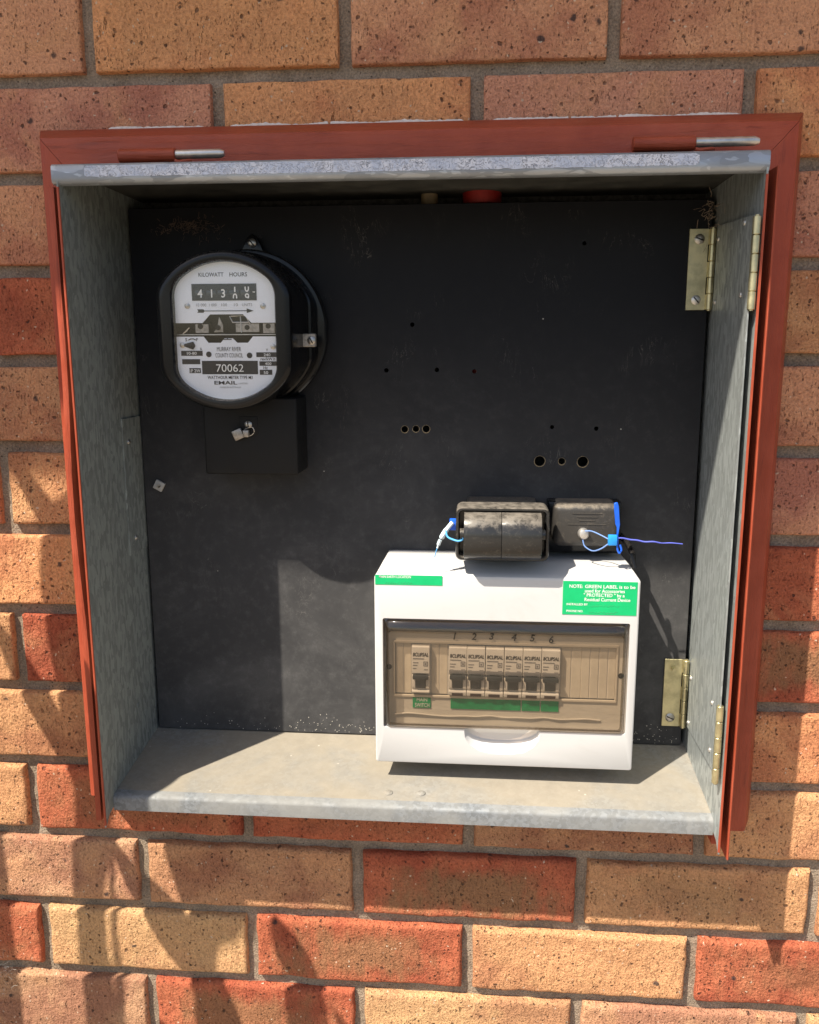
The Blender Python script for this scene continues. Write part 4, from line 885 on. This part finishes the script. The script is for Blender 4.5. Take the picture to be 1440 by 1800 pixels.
for x, s in ((470.6, 1), (547, -1)):
    b = bmesh.new(); tube(b, [(x - 1.8, -47, -423), (x + 1.8, -47, -423)], 5.2, 18); c = bmesh.new(); tube(c, [(x - 6, -48, -425), (x + 6, -48, -425)], 2.2, 14); obj('sealing_lug', cut(b, [c]), MB['bakelite'], f1)
for c_ in f1.children: c_.location += Vector((0, 11, -2.5)) * S
f2 = thing('fuse_holder', 'low brown-black fuse cover beside the rounded fuse, with a front screw', 'fuse', (592, 20, -448))
b = bmesh.new(); box(b, 560, 624.5, 6, 49.8, -446.5, -403.5, 7, 4); obj('cover', b, MB['bakelite2'], f2)
b = bmesh.new(); box(b, 556, 629, 26, 49.9, -456, -404.5, 1.5, 2); obj('base', b, MB['black_case'], f2)
b = bmesh.new()
for z, a, c in ((-412.5, 578, 607), (-416, 582, 603), (-419.6, 585, 600), (-423.4, 574, 611)): box(b, a, c, 5.6, 6.4, z - .5, z + .5)
obj('raised_marks', b, MB['bakelite2'], f2, smooth=0)
b = bmesh.new(); tube(b, [(589, 8, -432), (589, 0.5, -432), (589, -1.4, -432), (589, -1.9, -432)], [5.4, 5.4, 4.2, 2], 20); obj('screw', b, MB['silver'], f2)
b = bmesh.new(); tube(b, [(630, 40, -440), (633.5, 12, -443), (636, -6, -450), (637.4, -9, -463)], [3.2, 3, 3, 2.6], 10); tag(obj('cable_stub', b, MB['black_case']), 'short black cable end at the upper right corner of the white enclosure', 'cable')

# blue anti-tamper seals
s = thing('wire_seal', 'blue wire seal with milky plastic tail on the left of the rounded fuse', 'seal', (460, -40, -430), 'blue wire seals')
b = bmesh.new(); box(b, 458.5, 466.5, -38, -33, -422, -411, .8, 2); obj('seal_block', b, MB['blue'], s)
b = bmesh.new(); pts = curve([(461.5, -38.5, -414), (456.5, -40, -420), (452, -41, -427), (449, -41, -433), (447, -41, -439)], 5); tube(b, pts, [2.2] * 6 + [2.6] * 6 + [1.8] * 6 + [.9] * (len(pts) - 18), 8); obj('seal_tail', b, MB['clear_plastic'], s)
b = bmesh.new(); tube(b, curve([(455, -42, -421), (457, -44, -427), (463, -46, -429.5), (468, -48, -430), (471.5, -49, -428), (471, -50, -424.5)], 6), .9, 8); obj('wire', b, MB['cyan'], s)
b = bmesh.new(); tube(b, curve([(448, -41, -436), (446, -41, -442), (444.5, -40, -448)], 5), .45, 6); obj('wire', b, MB['cyan'], s)
for c_ in s.children: c_.location += Vector((0, 10, -2)) * S
s = thing('wire_seal', 'bright blue wire seal with upright tag and long loose end on the right-hand fuse', 'seal', (616, -14, -434), 'blue wire seals')
b = bmesh.new(); box(b, 610, 618.4, -20, -14.6, -438.4, -428.4, .8, 2); obj('seal_block', b, plain('light_blue_seal', (0.02, 0.30, 0.80), .35), s)
b = bmesh.new(); bx = [(614.2, -397.4), (617.4, -396.6), (618.8, -401), (620.6, -418), (620.2, -421), (619.4, -428), (618.0, -428), (617.8, -421), (616.2, -417.5), (614.4, -402)]
prism(b, bx, -18.6, -15.8, 'y', .4, 1); obj('tag', b, MB['blue'], s)
b = bmesh.new(); tube(b, curve([(618.6, -17, -428), (619, -17, -434), (619, -17.6, -441), (621, -17.6, -446), (623, -17.6, -443), (621.6, -17, -438)], 6), .95, 8); obj('tag_loop', b, MB['blue'], s)
b = bmesh.new(); tube(b, curve([(590, -2.5, -428), (596, -6, -427.5), (604, -12, -430), (611, -17, -433)], 6), .65, 8); tube(b, curve([(611, -17, -437), (604, -14, -443), (597, -8, -446.5), (590, -4, -443), (588, -2, -437)], 6), .65, 8); obj('wire_loop', b, plain('blue_grey_wire', (0.16, 0.28, 0.60), .45), s)
b = bmesh.new(); tube(b, curve([(617, -17, -431.5), (624, -16.5, -431.6), (631, -16, -433.0), (638, -15.8, -433.6), (645, -15, -435.2), (653, -15.6, -434.8), (661, -14, -436.4), (670, -14.6, -436.0), (681, -13, -437.2)], 5), [.75] * 30 + [.55] * 11, 8); obj('loose_end', b, plain('violet_blue_wire', (0.12, 0.15, 0.66), .45), s)

# ------------------------------------------------------------ cobwebs
def web(lab, c, n, size, seed, m=MB['web'], r=.16, ln=(3, 9)):
    q = random.Random(seed); b = bmesh.new()
    for _ in range(n):
        p = Vector(c) + Vector((q.gauss(0, size[0]), q.gauss(0, size[1]), q.gauss(0, size[2]))); d = Vector((q.gauss(0, 1), q.gauss(0, .5), q.gauss(0, 1))).normalized() * q.uniform(*ln)
        tube(b, curve([p, p + d * .4 + Vector((q.uniform(-2, 2), 0, q.uniform(-2, 2))), p + d], 4), r * q.uniform(.6, 1.6), 5)
    tag(obj('cobweb', b, m), lab, 'cobweb')
web('dusty brown cobweb in the dark upper left corner above the meter', (194, 40, -134), 150, (15, 5, 4.5), 1, MB['web_dark'], .13, (2, 6))
web('wispy grey cobweb hanging in the upper right corner above the hinge', (698, 25, -128), 40, (5, 8, 8), 2, MB['web'], .12, (2, 9))
web('thin pale cobweb on the bricks at the lower left edge', (-52, -4, -955), 26, (7, 2, 16), 4, MB['chips'], .14)

sc.render.engine = 'CYCLES'
